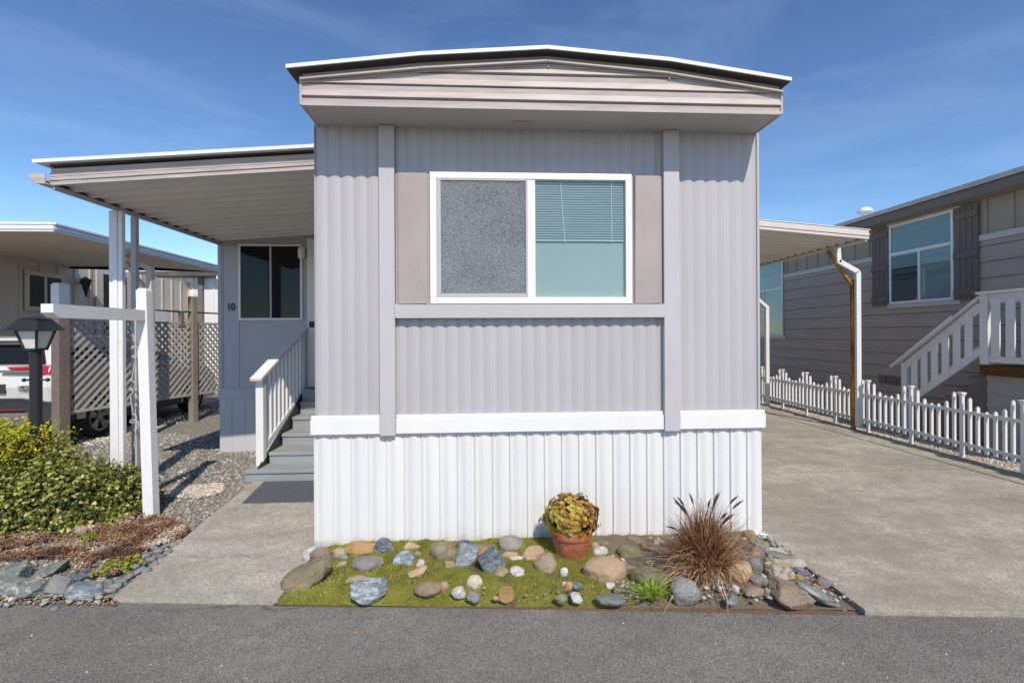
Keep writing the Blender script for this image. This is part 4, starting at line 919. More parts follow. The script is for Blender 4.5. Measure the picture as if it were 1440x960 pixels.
# ------------------------------------------------------------------ lattice fence
P1 = G(86, 631); P3 = G(272, 592); dirf = (P3-P1); dirf.z = 0; Lf = dirf.length; dirf.normalize()
fe = empty('lattice_fence', P1, 'weathered diagonal lattice fence on rough posts in front of the white car', 'fence')
nrm = Vector((dirf.y, -dirf.x, 0))
def fpost(t_, w_, top, mat, lo=-.05):
    c = P1+dirf*t_; m = MB(); a = [c+dirf*x+nrm*y for x, y in ((-w_/2, -w_/2), (w_/2, -w_/2), (w_/2, w_/2), (-w_/2, w_/2))]
    m.hexa([(p.x, p.y, lo) for p in a], [(p.x, p.y, top) for p in a]); return m.build('post', mat, fe, .006)
zt1 = PY(86, 441, P1.y).z; zt2 = PY(86, 398, P1.y).z
fpost(0, .155, zt1, M['oldpost'])
c = P1; m = MB(); w_ = .157; a = [c+dirf*x+nrm*y for x, y in ((-w_/2, -w_/2), (w_/2, -w_/2), (w_/2, w_/2), (-w_/2, w_/2))]; a2 = [c+(p-c)*.72 for p in a]
m.hexa([(p.x, p.y, zt1+.001) for p in a], [(p.x, p.y, zt2-.03) for p in a]); m.hexa([(p.x, p.y, zt2-.0295) for p in a], [(p.x, p.y, zt2) for p in a2]); m.build('painted_top', M['postwhite'], fe, .003)
fpost(Lf, .12, PY(272, 417, P3.y).z, M['oldpost2']); fpost(Lf*.52, .085, 1.98, M['oldpost']); fpost(Lf*1.75, .12, 2.4, M['oldpost2']); fpost(Lf*.93-.1, .07, 2.2, M['oldpost'], 1.9)
zl1, zl0 = 1.965, .555
def lattice(t0, t1):
    m = MB(); W_ = t1-t0; Hh = zl1-zl0; sp = .136; sw = .040
    for lay, sg in ((.014, 1), (-.010, -1)):
        cmin = -Hh if sg > 0 else 0; c_ = cmin-.3
        while c_ < W_+Hh:
            c_ += sp
            # line: x = c_ + sg*s , z = s
            s0, s1 = 0, Hh
            if sg > 0: s0, s1 = max(0, -c_), min(Hh, W_-c_)
            else: s0, s1 = max(0, c_-W_), min(Hh, c_)
            if s1-s0 < .04: continue
            xa_, xb_ = c_+sg*s0, c_+sg*s1
            pa_ = P1+dirf*(t0+xa_)+nrm*lay; pb2 = P1+dirf*(t0+xb_)+nrm*lay; pa_.z = zl0+s0; pb2.z = zl0+s1
            m.bar(pa_, pb2, .011, sw) if False else m.hexa(*[[p+dirf*(q*sw*.707)+Vector((0, 0, 0))+nrm*e for q, e in ((-1, -.005), (1, -.005), (1, .005), (-1, .005))] for p in (pa_, pb2)])
    for z_ in (zl0-.01, zl1+.01):
        pa_ = P1+dirf*t0; pb2 = P1+dirf*t1; pa_.z = pb2.z = z_; m.bar(pa_, pb2, .045, .045)
    m.build('lattice_panel', M['lattice'], fe)
lattice(.085, Lf*.52-.045); lattice(Lf*.52+.045, Lf-.07); lattice(Lf+.07, Lf*1.75-.07)
m = MB(); a = P1+dirf*(Lf*.52); b = P1+dirf*(Lf*1.75); a.z = b.z = PY(240, 437, P3.y-.6).z; m.bar(a, b, .035, .03); m.build('top_rail', M['plastic'], fe)

# ------------------------------------------------------------------ white car
CXR, CY = -6.62, 7.78
car = empty('parked_car', (CXR-.92, CY+2.3, 0), 'white hatchback-tailed SUV parked under the left neighbour\'s carport', 'car')
def CP(y, z): return (CY+y, z)
Lc = 4.6; wy = (.92, 3.60); wr = .36
def arch(yc, r_, n=12): return [(yc+r_*math.cos(a), .37+r_*math.sin(a)) for a in [math.pi*k/n for k in range(n, -1, -1)]]
low = [(.06, .62), (.03, .80), (.0, .95), (.02, 1.13), (.07, 1.27), (.5, 1.28), (3.3, 1.10), (4.25, .98), (4.52, .78), (4.58, .5), (4.5, .28)]
prof = low + [(wy[1]+.43, .28)] + arch(wy[1], .43)[::-1][0:] + [(wy[0]+.43, .28)] + arch(wy[0], .43)[::-1] + [(.34, .45), (.12, .55)]
# clean orientation: build polygon list
prof = low + [(wy[1]+.43, .28)] + [(wy[1]+.43*math.cos(a), .37+.43*math.sin(a)) for a in [math.pi*k/12 for k in range(13)]] + [(wy[1]-.43, .28), (wy[0]+.43, .28)] + [(wy[0]+.43*math.cos(a), .37+.43*math.sin(a)) for a in [math.pi*k/12 for k in range(13)]] + [(.42, .42), (.14, .50)]
m = MB(); xs3 = [(CXR-.05, .0), (CXR, .05), (CXR-1.84, .05), (CXR-1.79, 0)]
def inset(pr, d):    # shrink towards the middle for side rounding
    out = []
    for y, z in pr: out.append((y+(d if y < 1 else (-d if y > 3.9 else 0)), z-(d*.6 if z > 1.0 else 0)))
    return out
loops = [[(CXR-1.84+.0, CY+y, z) for y, z in inset(prof, .10)], [(CXR-1.72, CY+y, z) for y, z in inset(prof, .02)], [(CXR-.92, CY+y, z) for y, z in prof], [(CXR-.12, CY+y, z) for y, z in inset(prof, .02)], [(CXR, CY+y, z) for y, z in inset(prof, .10)]]
nn = len(prof); vs = [p for lp_ in loops for p in lp_]; fs = []
for k in range(len(loops)-1):
    for i in range(nn): fs.append((k*nn+i, k*nn+(i+1) % nn, (k+1)*nn+(i+1) % nn, (k+1)*nn+i))
fs += [tuple(range(nn)), tuple((len(loops)-1)*nn+i for i in range(nn))[::-1]]
m.add(vs, fs); body = m.build('body', M['carwhite'], car)
# greenhouse
gp = [(.10, 1.27), (.26, 1.62), (.34, 1.69), (1.0, 1.74), (2.1, 1.72), (3.25, 1.12)]
def gh(x, d): return [(x, CY+y+(d if y < 1 and z > 1.3 else 0), z-(d*.3 if z > 1.5 else 0)) for y, z in gp]
xa_, xb_ = CXR-1.80, CXR-.04
lp4 = []
for x, sh in ((0, 0), (.1, .0), (1.66, 0), (1.76, 0)):
    pass
L1 = [(xa_+.02+(.20 if z > 1.5 else 0), CY+y, z-(.05 if z > 1.6 else 0)) for y, z in gp]; L2 = [(xa_+.34, CY+y, z) for y, z in gp]; L3 = [(xb_-.34, CY+y, z) for y, z in gp]; L4 = [(xb_-.02-(.20 if z > 1.5 else 0), CY+y, z-(.05 if z > 1.6 else 0)) for y, z in gp]
n6 = 6; m = MB(); vs = L1+L2+L3+L4; fs = [(k*n6+i, k*n6+(i+1) % n6, (k+1)*n6+(i+1) % n6, (k+1)*n6+i) for k in range(3) for i in range(n6)]+[tuple(range(n6)), tuple(3*n6+i for i in range(n6))[::-1]]
m.add(vs, fs); m.build('cabin', M['carwhite'], car, .02)
# rear window
m = MB(); q1 = [(CXR-1.62, CY+.098, 1.30), (CXR-.20, CY+.098, 1.30), (CXR-.36, CY+.235, 1.60), (CXR-1.48, CY+.235, 1.60)]
m.hexa([(x, y-.012, z) for x, y, z in q1], [(x, y+.02, z) for x, y, z in q1]); m.build('rear_window', M['darkglass'], car, .004)
m = MB(); m.hexa([(CXR-1.6, CY+.10, 1.66), (CXR-.24, CY+.10, 1.66), (CXR-.26, CY+.45, 1.70), (CXR-1.58, CY+.45, 1.70)], [(CXR-1.6, CY+.10, 1.70), (CXR-.24, CY+.10, 1.70), (CXR-.26, CY+.45, 1.745), (CXR-1.58, CY+.45, 1.745)]); m.build('spoiler', M['carwhite'], car, .01)
# side windows
for xs_, s_ in ((CXR, 1), (CXR-1.84, -1)):
    for a, b in ((.42, 1.25), (1.30, 2.05), (2.10, 2.85)):
        topz = 1.60; slope = max(0, (b-2.1)/(1.15)); 
        m = MB(); lo_x, hi_x = xs_-s_*.045, xs_-s_*.235
        fo = [(lo_x, CY+a, 1.31), (lo_x, CY+b, 1.31 if b < 2.5 else 1.25), (hi_x, CY+min(b, 2.3), 1.58 if b < 2.5 else 1.50), (hi_x, CY+a+.06, 1.58)]
        m.hexa([(x+s_*.012, y, z) for x, y, z in fo], [(x-s_*.01, y, z) for x, y, z in fo]); m.build('side_window', M['darkglass'], car)
for s_, xo in ((1, CXR), (-1, CXR-1.84)):
    m = MB(); x0 = xo-s_*.0
    m.hexa([(x0-s_*.02, CY+.07, 1.13), (x0-s_*.30, CY-.005, 1.13), (x0-s_*.30, CY+.035, 1.265), (x0-s_*.02, CY+.13, 1.275)], [(x0+s_*.008, CY+.35, 1.15), (x0-s_*.30, CY+.1, 1.14), (x0-s_*.30, CY+.12, 1.26), (x0+s_*.004, CY+.40, 1.272)]); m.build('taillight', M['redlens'], car, .006)
    m = MB(); m.hexa([(x0-s_*.302, CY-.008, 1.222), (x0-s_*.62, CY-.018, 1.222), (x0-s_*.68, CY-.002, 1.262), (x0-s_*.302, CY+.022, 1.262)], [(x0-s_*.302, CY+.06, 1.222), (x0-s_*.62, CY+.06, 1.222), (x0-s_*.68, CY+.06, 1.262), (x0-s_*.302, CY+.06, 1.262)]); m.build('taillight', M['redlens'], car, .003)
    m = MB(); m.box(x0-s_*.31, x0-s_*.76, CY-.03, CY+.04, 1.175, 1.215); m.build('garnish', M['chrome'], car, .004)
    m = MB(); m.box(x0-s_*.42, x0-s_*.80, CY-.035, CY+.02, .60, .615); m.build('reflector', M['redlens'], car, .003)
m = MB(); m.hexa([(CXR-1.80, CY+.02, .40), (CXR-.04, CY+.02, .40), (CXR-.02, CY-.0, .70), (CXR-.5, CY-.03, .78), (CXR-1.34, CY-.03, .78), (CXR-1.82, CY-.0, .70)], [(CXR-1.83, CY+.42, .38), (CXR+.005, CY+.42, .38), (CXR+.008, CY+.42, .80), (CXR-.5, CY+.3, .79), (CXR-1.34, CY+.3, .79), (CXR-1.85, CY+.42, .80)]); m.build('bumper', M['plastic'], car, .01)
m = MB(); m.box(CXR-1.5, CXR-.34, CY-.05, CY+.05, .36, .56); m.build('lower_bumper', M['bumperg'], car, .02)
m = MB(); m.box(CXR-1.84-.008, CXR+.008, CY+1.38, CY+3.12, .26, .42); m.build('sill', M['plastic'], car, .01)
m = MB(); m.box(CXR-1.20, CXR-.70, CY-.012, CY+.02, .86, 1.0); m.build('plate_recess', M['plastic'], car, .01)
text('badge', 'LIMITED\nHYBRID', .05, M['plastic'], car, (CXR-.42, CY-.004, .93), (math.pi/2, 0, 0), .002)
for yw in wy:
    for xs_, s_ in ((CXR+.0, 1), (CXR-1.84, -1)):
        c = Vector((xs_, CY+yw, .355)); m = MB()
        def rg(r_, x): return [(x, c.y+r_*math.cos(2*math.pi*k/32), c.z+r_*math.sin(2*math.pi*k/32)) for k in range(32)]
        rr = [(.0, -.2), (.34, -.2), (.355, -.16), (.355, -.03), (.335, -.005), (.25, -.0), (.245, -.03)]
        base = []
        for r_, xo in rr: base += rg(max(r_, .001), xs_+s_*xo)
        m.add(base, [(i*32+k, i*32+(k+1) % 32, (i+1)*32+(k+1) % 32, (i+1)*32+k) for i in range(len(rr)-1) for k in range(32)])
        wh = m.build('wheel', M['rubber'], car)
        m = MB(); b2 = rg(.245, xs_-s_*.008)+rg(.222, xs_-s_*.008)+rg(.215, xs_-s_*.05)
        m.add(b2, [(i*32+k, i*32+(k+1) % 32, (i+1)*32+(k+1) % 32, (i+1)*32+k) for i in range(2) for k in range(32)])
        for k in range(5):
            a = 2*math.pi*k/5+.3
            def pt(r_, da, dx): return (xs_-s_*dx, c.y+r_*math.cos(a+da), c.z+r_*math.sin(a+da))
            m.hexa([pt(.05, -.6, .03), pt(.05, .6, .03), pt(.22, .30, .012), pt(.22, -.30, .012)], [pt(.05, -.6, .07), pt(.05, .6, .07), pt(.22, .30, .05), pt(.22, -.30, .05)])
        m.add([(xs_-s_*.02, c.y+.06*math.cos(2*math.pi*k/16), c.z+.06*math.sin(2*math.pi*k/16)) for k in range(16)], [tuple(range(16))])
        m.build('rim', M['alloy'], wh)
        m = MB(); m.add(rg(.24, xs_-s_*.09), [tuple(range(32))]); m.build('brake_disc', M['plastic'], wh)

# ------------------------------------------------------------------ left neighbour house with carport roof
nb = empty('neighbour_house', (-10, 9, 0), 'cream board-and-batten mobile home with a wide white flat carport roof at far left', 'house')
ce = PX(77, 326, -5.75); NX_, NY0 = -5.75, ce.y; zE = ce.z; NYB = 11.0; XW = -9.0; zW = PX(0, 351, XW).z
thn = PX(77, 313, -5.75).z-zE
m = MB()
for k in range(4):
    h_ = thn/4; o_ = .012 if k % 2 else 0
    m.box(NX_-.02, NX_+o_+(.02 if k == 3 else 0), NY0-.02, NYB, zE+k*h_+.0005, zE+(k+1)*h_)
m.build('side_fascia', M['blueroof'], nb, .004)
m = MB()
for k in range(4):
    h_ = thn/4; o_ = .012 if k % 2 else 0
    m.box(-16, NX_+.0, NY0-.022-o_, NY0-.0205+.0, zE+k*h_+.0005, zE+(k+1)*h_)
m.build('front_fascia', M['blueroof'], nb)
m = MB(); m.hexa([(NX_-.021, NY0, zE), (XW, NY0, zW), (-16, NY0, zW), (-16, NY0, zE+thn-.01), (NX_-.021, NY0, zE+thn-.01)], [(NX_-.021, NYB, zE), (XW, NYB, zW), (-16, NYB, zW), (-16, NYB, zE+thn-.01), (NX_-.021, NYB, zE+thn-.01)]); m.build('carport_ceiling', M['warmceil'], nb)
m = MB(); m.box(-16, XW, NY0+.5, 22, -.03, zW-.005); m.build('wall', M['housewarm'], nb)
for k in range(32):
    y = NY0+.6+k*.41; boxo('batten', M['housewarm'], nb, XW+.0005, XW+.022, y, y+.045, .3, zW-.01, bevel=0)
def nwin(u0, v0, u1, v1, mats):
    a = PX(u0, (v0+v1)/2, XW+.05); b = PX(u1, (v0+v1)/2, XW+.05); z0_ = PX((u0+u1)/2, v1, XW+.05).z; z1_ = PX((u0+u1)/2, v0, XW+.05).z
    m = MB(); y0, y1 = a.y, b.y; t_ = .09
    m.box(XW+.023, XW+.05, y0, y1, z0_, z0_+t_); m.box(XW+.023, XW+.05, y0, y1, z1_-t_, z1_); m.box(XW+.023, XW+.05, y0, y0+t_, z0_+t_, z1_-t_); m.box(XW+.023, XW+.05, y1-t_, y1, z0_+t_, z1_-t_); m.box(XW+.023, XW+.045, (y0+y1)/2-.03, (y0+y1)/2+.03, z0_+t_, z1_-t_)
    w_ = m.build('window', M['housewarm'], nb, .003)
    for a_, b_ in ((y0+t_, (y0+y1)/2-.03), ((y0+y1)/2+.03, y1-t_)): MB().box(XW+.026, XW+.032, a_, b_, z0_+t_, z1_-t_).build('pane', M['voidglass'], w_)
nwin(36, 383, 92, 438, None)
a = PX(136, 430, XW+.05); b = PX(186, 430, XW+.05)
m = MB(); m.box(XW+.023, XW+.05, a.y, b.y, .3, PX(150, 378, XW+.05).z); dd_ = m.build('door', M['housewarm'], nb, .004)
MB().box(XW+.051, XW+.058, a.y+.2, b.y-.2, 1.3, PX(150, 386, XW+.05).z).build('door_glass', M['voidglass'], dd_)
lq = PX(121, 400, XW+.16); m = MB(); x, y, z = lq
m.tube([(XW+.023, y, z+.02), (XW+.1, y, z+.14), (x, y, z+.16)], .018, 6); m.lathe((x, y, z-.02), [(0, .20), (.03, .17), (.12, .12), (.10, .10), (.03, -.18), (.02, -.22), (0, -.3)], 8)
cl = m.build('coach_lamp', M['black'], nb)
MB().lathe((x, y, z-.13), [(.03, 0), (.085, .19)], 8).build('lamp_glass', M['chrome'], cl)
# carport post with gooseneck brace
def gpost(x, y, ztop, parent, xin, mat, nm='carport_post'):
    m = MB(); s_ = 1 if xin > x else -1
    m.box(x-.05, x+.05, y-.05, y+.05, -.02, ztop-.02); m.bar((x, y, ztop-.03), (xin, y, ztop+.16), .085, .085); m.bar((x+.01*s_, y, ztop-.42), ((x+xin)/2+.05*s_, y, ztop+.02), .07, .06); return m.build(nm, mat, parent, .004)
pq = PX(211, 375, -5.9)
q_ = PY(150, 352, pq.y); m = MB(); m.bar((-5.9, pq.y, pq.z-.03), (q_.x, pq.y, q_.z), .09, .085); m.bar((q_.x, pq.y, q_.z-.02), (q_.x, pq.y, zE+.02), .09, .085, Vector((0, 1, 0))); m.bar((-5.9, pq.y, pq.z-.5), ((-5.9+q_.x)/2-.1, pq.y, (pq.z+q_.z)/2-.02), .06, .06); m.box(-5.95, -5.85, pq.y-.05, pq.y+.05, -.02, pq.z); m.build('carport_post', M['housewarm'], nb, .004)
pq2 = PX(302, 385, -5.9); gpost(-5.9, pq.y+3.1, pq.z+.02, nb, -6.42, M['blueroof'])
# white shed behind
YSh = 15.2
sh = empty('white_shed', (-7.5, YSh, 0), 'white vertical-boarded outbuilding in sunlight behind the left carport', 'shed')
s0 = PY(214, 430, YSh).x; s1 = PY(330, 430, YSh).x; sz = PY(250, 390, YSh).z
ribbed('x', s0, s1, -.03, sz, YSh, -1, .30, lambda t_: .03 if t_ < .12 else 0, 24, start=s0).build('wall', M['white'], sh)
MB().box(s0, s1, YSh+.01, YSh+4, -.03, sz-.01).build('core_wall', M['white'], sh)
MB().box(s0-.2, s1+.3, YSh-.35, YSh+4.2, sz, sz+.14).build('roof', M['darkroof'], sh)
wq0, wq1 = PY(253, 414, YSh-.05), PY(262, 434, YSh-.05)
m = MB(); m.box(wq0.x-.06, wq1.x+.06, YSh-.06, YSh-.031, wq1.z-.06, wq0.z+.06); wn = m.build('window', M['white'], sh, .004)
MB().box(wq0.x, wq1.x, YSh-.066, YSh-.061, wq1.z, wq0.z).build('pane', M['darkglass'], wn)
for dx in (-.28, .28): MB().box((wq0.x+wq1.x)/2+dx-.07, (wq0.x+wq1.x)/2+dx+.07, YSh-.062, YSh-.031, wq1.z-.5, wq0.z+.05).build('shutter', M['white'], sh, .004)
q = PY(282, 430, YSh-.1); MB().box(q.x-.07, q.x+.07, YSh-.12, YSh-.032, 0, sz-.001).build('corner_post', M['oldpost'], sh)
# ------------------------------------------------------------------ right carport
RX = 6.18; RY0 = PX(1220, 333, RX).y; zR = PX(1219, 337, RX).z; zRt = PX(1219, 324, RX).z
rc = empty('carport', (4.3, RY0, 3.3), 'flat carport roof with pinkish edge and rusty post, right of the mobile home', 'carport')
hL = HX1+.03; zL = zR+.32
def rzz(x): return zR+(zL-zR)*(RX-x)/(RX-hL)
N = 280; RY1 = RY0+6.6; vs = []
for x in (RX-.03, hL):
    for i in range(N+1):
        y = RY0+.03+(RY1-RY0-.03)*i/N; vs.append((x, y, rzz(x)+.012+pprof(((y-RY0)/.23) % 1)*1.2))
raw('pan_ceiling', vs, [(i, i+1, N+2+i, N+1+i) for i in range(N)], M['pans'], parent=rc)
m = MB(); hR = zRt-zR
for k in range(3): m.bar((RX+.02, RY0-.012*(k % 2), zR+hR*(k+.5)/3), (hL, RY0-.012*(k % 2), zL+hR*(k+.5)/3), .02, hR/3-.002)
m.build('front_fascia', M['awpink'] if 'awpink' in M else M['beltband'], rc, .004)
m = MB(); m.box(RX-.0, RX+.03, RY0+.011, RY1, zR, zRt); m.box(RX-.029, RX-.001, RY0+.011, RY1, zR-.03, zR+.008); m.build('side_fascia', M['pans'], rc, .003)
m = MB(); m.hexa([(RX+.04, RY0-.02, zRt+.001), (hL, RY0-.02, zL+hR+.001), (hL, RY1, zL+hR+.001), (RX+.04, RY1, zRt+.001)], [(RX+.04, RY0-.02, zRt+.012), (hL, RY0-.02, zL+hR+.012), (hL, RY1, zL+hR+.012), (RX+.04, RY1, zRt+.012)]); m.build('carport_roof', M['blueroof'], rc)
def rpost(u_, v_, big):
    q = G(u_, v_); x, y = q.x, q.y
    m = MB(); m.box(x-.028, x+.028, y-.03, y+.03, -.01, 2.66); m.bar((x, y, 2.55), (RX-.1, y-.0, zR-.04), .05, .05); m.build('carport_post', M['rust'], rc, .003)
    m = MB(); xo = x+.036; m.bar((xo, y-.072, .06), (xo, y-.072, 2.80), .085, .06, Vector((0, 1, 0))); m.bar((xo, y-.072, 2.79), (RX+.04, y-.072, 2.98), .06, .085); m.bar((RX+.05, y-.072, 2.95), (RX+.03, y-.072, zR+.01), .08, .06, Vector((0, 1, 0))); m.build('downspout', M['vinylfence'], rc, .006)
rpost(1200, 603, 1)
def farpost():
    q = G(1073, 572); x, y = 6.7, 12.1
    y = 11.2; m = MB(); m.box(x-.04, x+.04, y-.04, y+.04, -.01, 2.36); m.bar((x, y, 2.34), (x-.38, y, 2.66), .07, .07); m.bar((x-.38, y, 2.62), (x-.38, y, 3.3), .07, .07); m.build('carport_post', M['vinylfence'], rc, .003)
farpost()
# ------------------------------------------------------------------ picket fence
pf = empty('picket_fence', (6.7, 6, 0), 'low white picket fence with capped posts between the driveway and the dark grey house', 'fence')
pp_ = [G(1437.5, 666), G(1352, 642.5), G(1282, 623), G(1224, 606.5), G(1176, 594), G(1134, 583), G(1100, 574), G(1071, 566)]
n = len(pp_); mx_ = sum(p.x for p in pp_)/n; my_ = sum(p.y for p in pp_)/n
sl = sum((p.x-mx_)*(p.y-my_) for p in pp_)/sum((p.y-my_)**2 for p in pp_)
def fx(y): return mx_+sl*(y-my_)
ys_ = [pp_[0].y-1.7, pp_[0].y-.85]+[p.y for p in pp_]+[pp_[-1].y+1.1]
for y in ys_:
    x = fx(y); m = MB(); m.box(x-.021, x+.021, y-.021, y+.021, -.05, .835); m.hexa(sq(x, y, .8355, .021), sq(x, y, .878, .036)); m.hexa(sq(x, y, .8785, .038), sq(x, y, .892, .034)); m.build('fence_post', M['vinylfence'], pf, .003)
hs = [.86, .72, .68, .66, .70, .82]
for y0, y1 in zip(ys_, ys_[1:]):
    for z in (.17, .61):
        MB().box(-.017, .017, 0, 1, 0, .038).build('rail', M['vinylfence'], pf) if False else None
        m = MB(); m.bar((fx(y0), y0+.022, z+.02), (fx(y1), y1-.022, z+.02), .030, .042); m.build('rail', M['vinylfence'], pf)
    k6 = 6
    for k in range(k6):
        y = y0+(y1-y0)*(k+1)/(k6+1)+random.uniform(-.006, .006); x = fx(y)+random.uniform(-.003, .003); h_ = hs[k]+random.uniform(-.012, .012)
        m = MB(); m.box(x-.0215, x+.0215, y-.011, y+.011, .12, h_); m.hexa(sq(x, y, h_+.0005, .013), sq(x, y, h_+.018, .007)); m.build('picket', M['vinylfence'], pf)
# ------------------------------------------------------------------ right neighbour house
rh = empty('neighbour_house', (10, 9, 0), 'dark grey lap-sided house with charcoal shutters behind the picket fence', 'house')
XN = 8.5; RYa, RYb = 2.5, 20
zbelt = PX(1375, 340, XN).z; zsk = .95
zev = PX(1440, 258, XN-.32).z
# lap siding
def lapwall(z0, z1, step, mat, nm, x=XN):
    m = MB(); z = z0
    while z < z1-.01:
        zt_ = min(z+step, z1); m.add([(x-.016, RYa, z+.012), (x-.016, RYb, z+.012), (x-.003, RYb, zt_), (x-.003, RYa, zt_)], [(0, 1, 2, 3)]); m.add([(x-.016, RYa, z+.012), (x-.016, RYb, z+.012), (x-.0005, RYb, z+.012), (x-.0005, RYa, z+.012)], [(3, 2, 1, 0)]); z = zt_
    m.build(nm, mat, rh)
lapwall(.2, zbelt, .27, M['lap'], 'lap_siding'); 
MB().box(XN, XN+6, RYa, RYb, -.03, zev+.1).build('wall', M['bnb'], rh)
MB().box(XN-.0015, XN-.0004, RYa, RYb, .2, zbelt-.005).build('lap_shadow_backing', M['lapdark'], rh)  # dark sheet seen through the lap gaps, painted stand-in for their shadow lines
boxo('belt_band', M['beltband'], rh, XN-.03, XN-.0005, RYa, RYb, zbelt, zbelt+.10)
for k in range(40):
    y = RYa+.2+k*.42; boxo('batten', M['bnb'], rh, XN-.02, XN-.0005, y, y+.05, zbelt+.1005, zev, bevel=0)
MB().box(XN-.02, XN-.0005, RYa, RYb, -.02, .2).build('foundation_skirt', M['skirtpale'], rh)
def rwin(u0, u1, vt0, vb0, vt1, vb1, split=True, tr=True):
    y1 = PX(u0, 400, XN-.05).y; y0 = PX(u1, 400, XN-.05).y; zt_ = (PX(u1, vt1, XN-.05).z+PX(u0, vt0, XN-.05).z)/2; zb_ = (PX(u1, vb1, XN-.05).z+PX(u0, vb0, XN-.05).z)/2; t_ = .045
    def ybox(m, a, b, c, d, xa=XN-.05, xb=XN-.017): m.box(xa, xb, a, b, c, d)
    m = MB(); ybox(m, y0, y1, zb_, zb_+t_); ybox(m, y0, y1, zt_-t_, zt_); ybox(m, y0, y0+t_, zb_+t_, zt_-t_); ybox(m, y1-t_, y1, zb_+t_, zt_-t_)
    zm = zb_+(zt_-zb_)*.63; ybox(m, y0+t_, y1-t_, zm-.03, zm+.03); ym = (y0+y1)/2; ybox(m, ym-.025, ym+.025, zb_+t_, zm-.03)
    w_ = m.build('window', M['wframe'], rh, .003)
    for (a, b, c, d) in ((y0+t_, y1-t_, zm+.03, zt_-t_), (y0+t_, ym-.025, zb_+t_, zm-.03), (ym+.025, y1-t_, zb_+t_, zm-.03)):
        MB().box(XN-.036, XN-.032, a, b, c, d).build('pane', M['glassdim'], w_)
        MB().box(XN-.026, XN-.0175, a, b, c, d).build('closed_blind', M['rblind'] if not (a > ym and d < zm) else M['roomdark'], w_)  # one lower pane gets a sheet coloured as a dark room, no blind
    boxo('head_trim', M['beltband'], w_, XN-.045, XN-.017, y0-.12, y1+.06, zt_+.002, zt_+.09); boxo('sill_trim', M['beltband'], w_, XN-.045, XN-.017, y0-.12, y1+.06, zb_-.09, zb_-.002)
    return y0, y1, zb_, zt_
y0, y1, zb_, zt_ = rwin(1250, 1340, 316, 428, 297, 421)
sw0, sw1 = PX(1375, 400, XN-.06).y, PX(1225, 400, XN-.06).y
for a, b in ((sw0, y0-.02), (y1+.02, sw1)):
    m = MB(); nb_ = 4; w_ = (b-a)/nb_
    for k in range(nb_): m.box(XN-.045, XN-.017, a+k*w_+.004, a+(k+1)*w_-.004, zb_-.02, zt_-.0)
    s_ = m.build('shutter', M['lapdark'], rh, .003)
    for zq in (zb_+.05, (zb_+zt_)/2-.1, zt_-.22): boxo('cross_board', M['lapdark'], s_, XN-.068, XN-.046, a+.002, b-.002, zq, zq+.12)
rwin(1050, 1100, 372, 474, 372, 470)
# roof
m = MB(); m.box(XN-.34, XN-.32, RYa-.1, RYb+.3, zev, zev+.17); m.build('fascia', M['lapdark'], rh, .004)
m = MB(); m.box(XN-.3195, XN-.0005, RYa, RYb+.2, zev+.0, zev+.012); m.build('eave_soffit', M['bnb'], rh)
m = MB(); zq = zev+.171; m.hexa([(XN-.38, RYa-.15, zq), (XN+3, RYa-.15, zq+.75), (XN+3, RYa-.15, zq+.83), (XN-.38, RYa-.15, zq+.085)], [(XN-.38, RYb+.4, zq), (XN+3, RYb+.4, zq+.75), (XN+3, RYb+.4, zq+.83), (XN-.38, RYb+.4, zq+.085)]); m.hexa([(XN+3.001, RYa-.15, zq+.75), (XN+6.4, RYa-.15, zq), (XN+6.4, RYa-.15, zq+.085), (XN+3.001, RYa-.15, zq+.83)], [(XN+3.001, RYb+.4, zq+.75), (XN+6.4, RYb+.4, zq), (XN+6.4, RYb+.4, zq+.085), (XN+3.001, RYb+.4, zq+.83)]); m.build('roof', M['shingle'], rh)
vq = PX(1216, 296, XN+.35); m = MB(); m.lathe((vq.x, vq.y, vq.z-.2), [(.09, 0), (.09, .15), (.16, .16), (.16, .20), (.13, .215), (.13, .24), (.06, .27), (0, .275)], 20); m.build('roof_vent', M['blueroof'], rh)
# vent block on the wall
q = PX(1254, 535, XN-.02); m = MB()
for k in range(3): m.box(XN-.03, XN-.017, q.y-.35+k*.24, q.y-.15+k*.24, q.z-.08, q.z+.10)
m.build('foundation_vent', M['lapdark'], rh, .002)
# ------------------------------------------------------------------ right porch stairs
XP = 7.45
ps = empty('porch_stairs', (7.4, 7, 0), 'white board-railed porch steps climbing beside the dark grey house', 'stairs')
ny = PX(1387, 410, XP).y; nz1 = PX(1387, 411, XP).z; nz0 = PX(1387, 512, XP).z
by = PX(1274, 500, XP).y; bzz = PX(1270, 508, XP).z
boxo('newel', M['vinylfence'], ps, XP-.05, XP+.05, ny-.05, ny+.06, nz0, nz1-.03)
boxo('newel', M['vinylfence'], ps, XP-.05, XP+.05, by-.06, by+.05, -.02, bzz-.02)
m = MB(); m.box(XP-.075, XP+.075, ny-2.6, ny+.10, nz1-.029, nz1+.008); m.build('landing_rail', M['vinylfence'], ps, .004)
boxo('landing_top_rail', M['vinylfence'], ps, XP-.02, XP+.02, ny-2.6, ny-.051, nz1-.17, nz1-.03)
boxo('landing_bottom_rail', M['vinylfence'], ps, XP-.02, XP+.02, ny-2.6, ny-.051, nz0+.03, nz0+.12)
for k in range(12):
    y = ny-.16-k*.20; boxo('baluster', M['vinylfence'], ps, XP-.045, XP-.021, y-.06, y+.06, nz0+.12, nz1-.10)
A = Vector((XP, ny+.05, nz1-.06)); B = Vector((XP, by+.16, bzz-.06))
def sr(y, off=0): t_ = (y-A.y)/(B.y-A.y); return A.z+(B.z-A.z)*t_+off
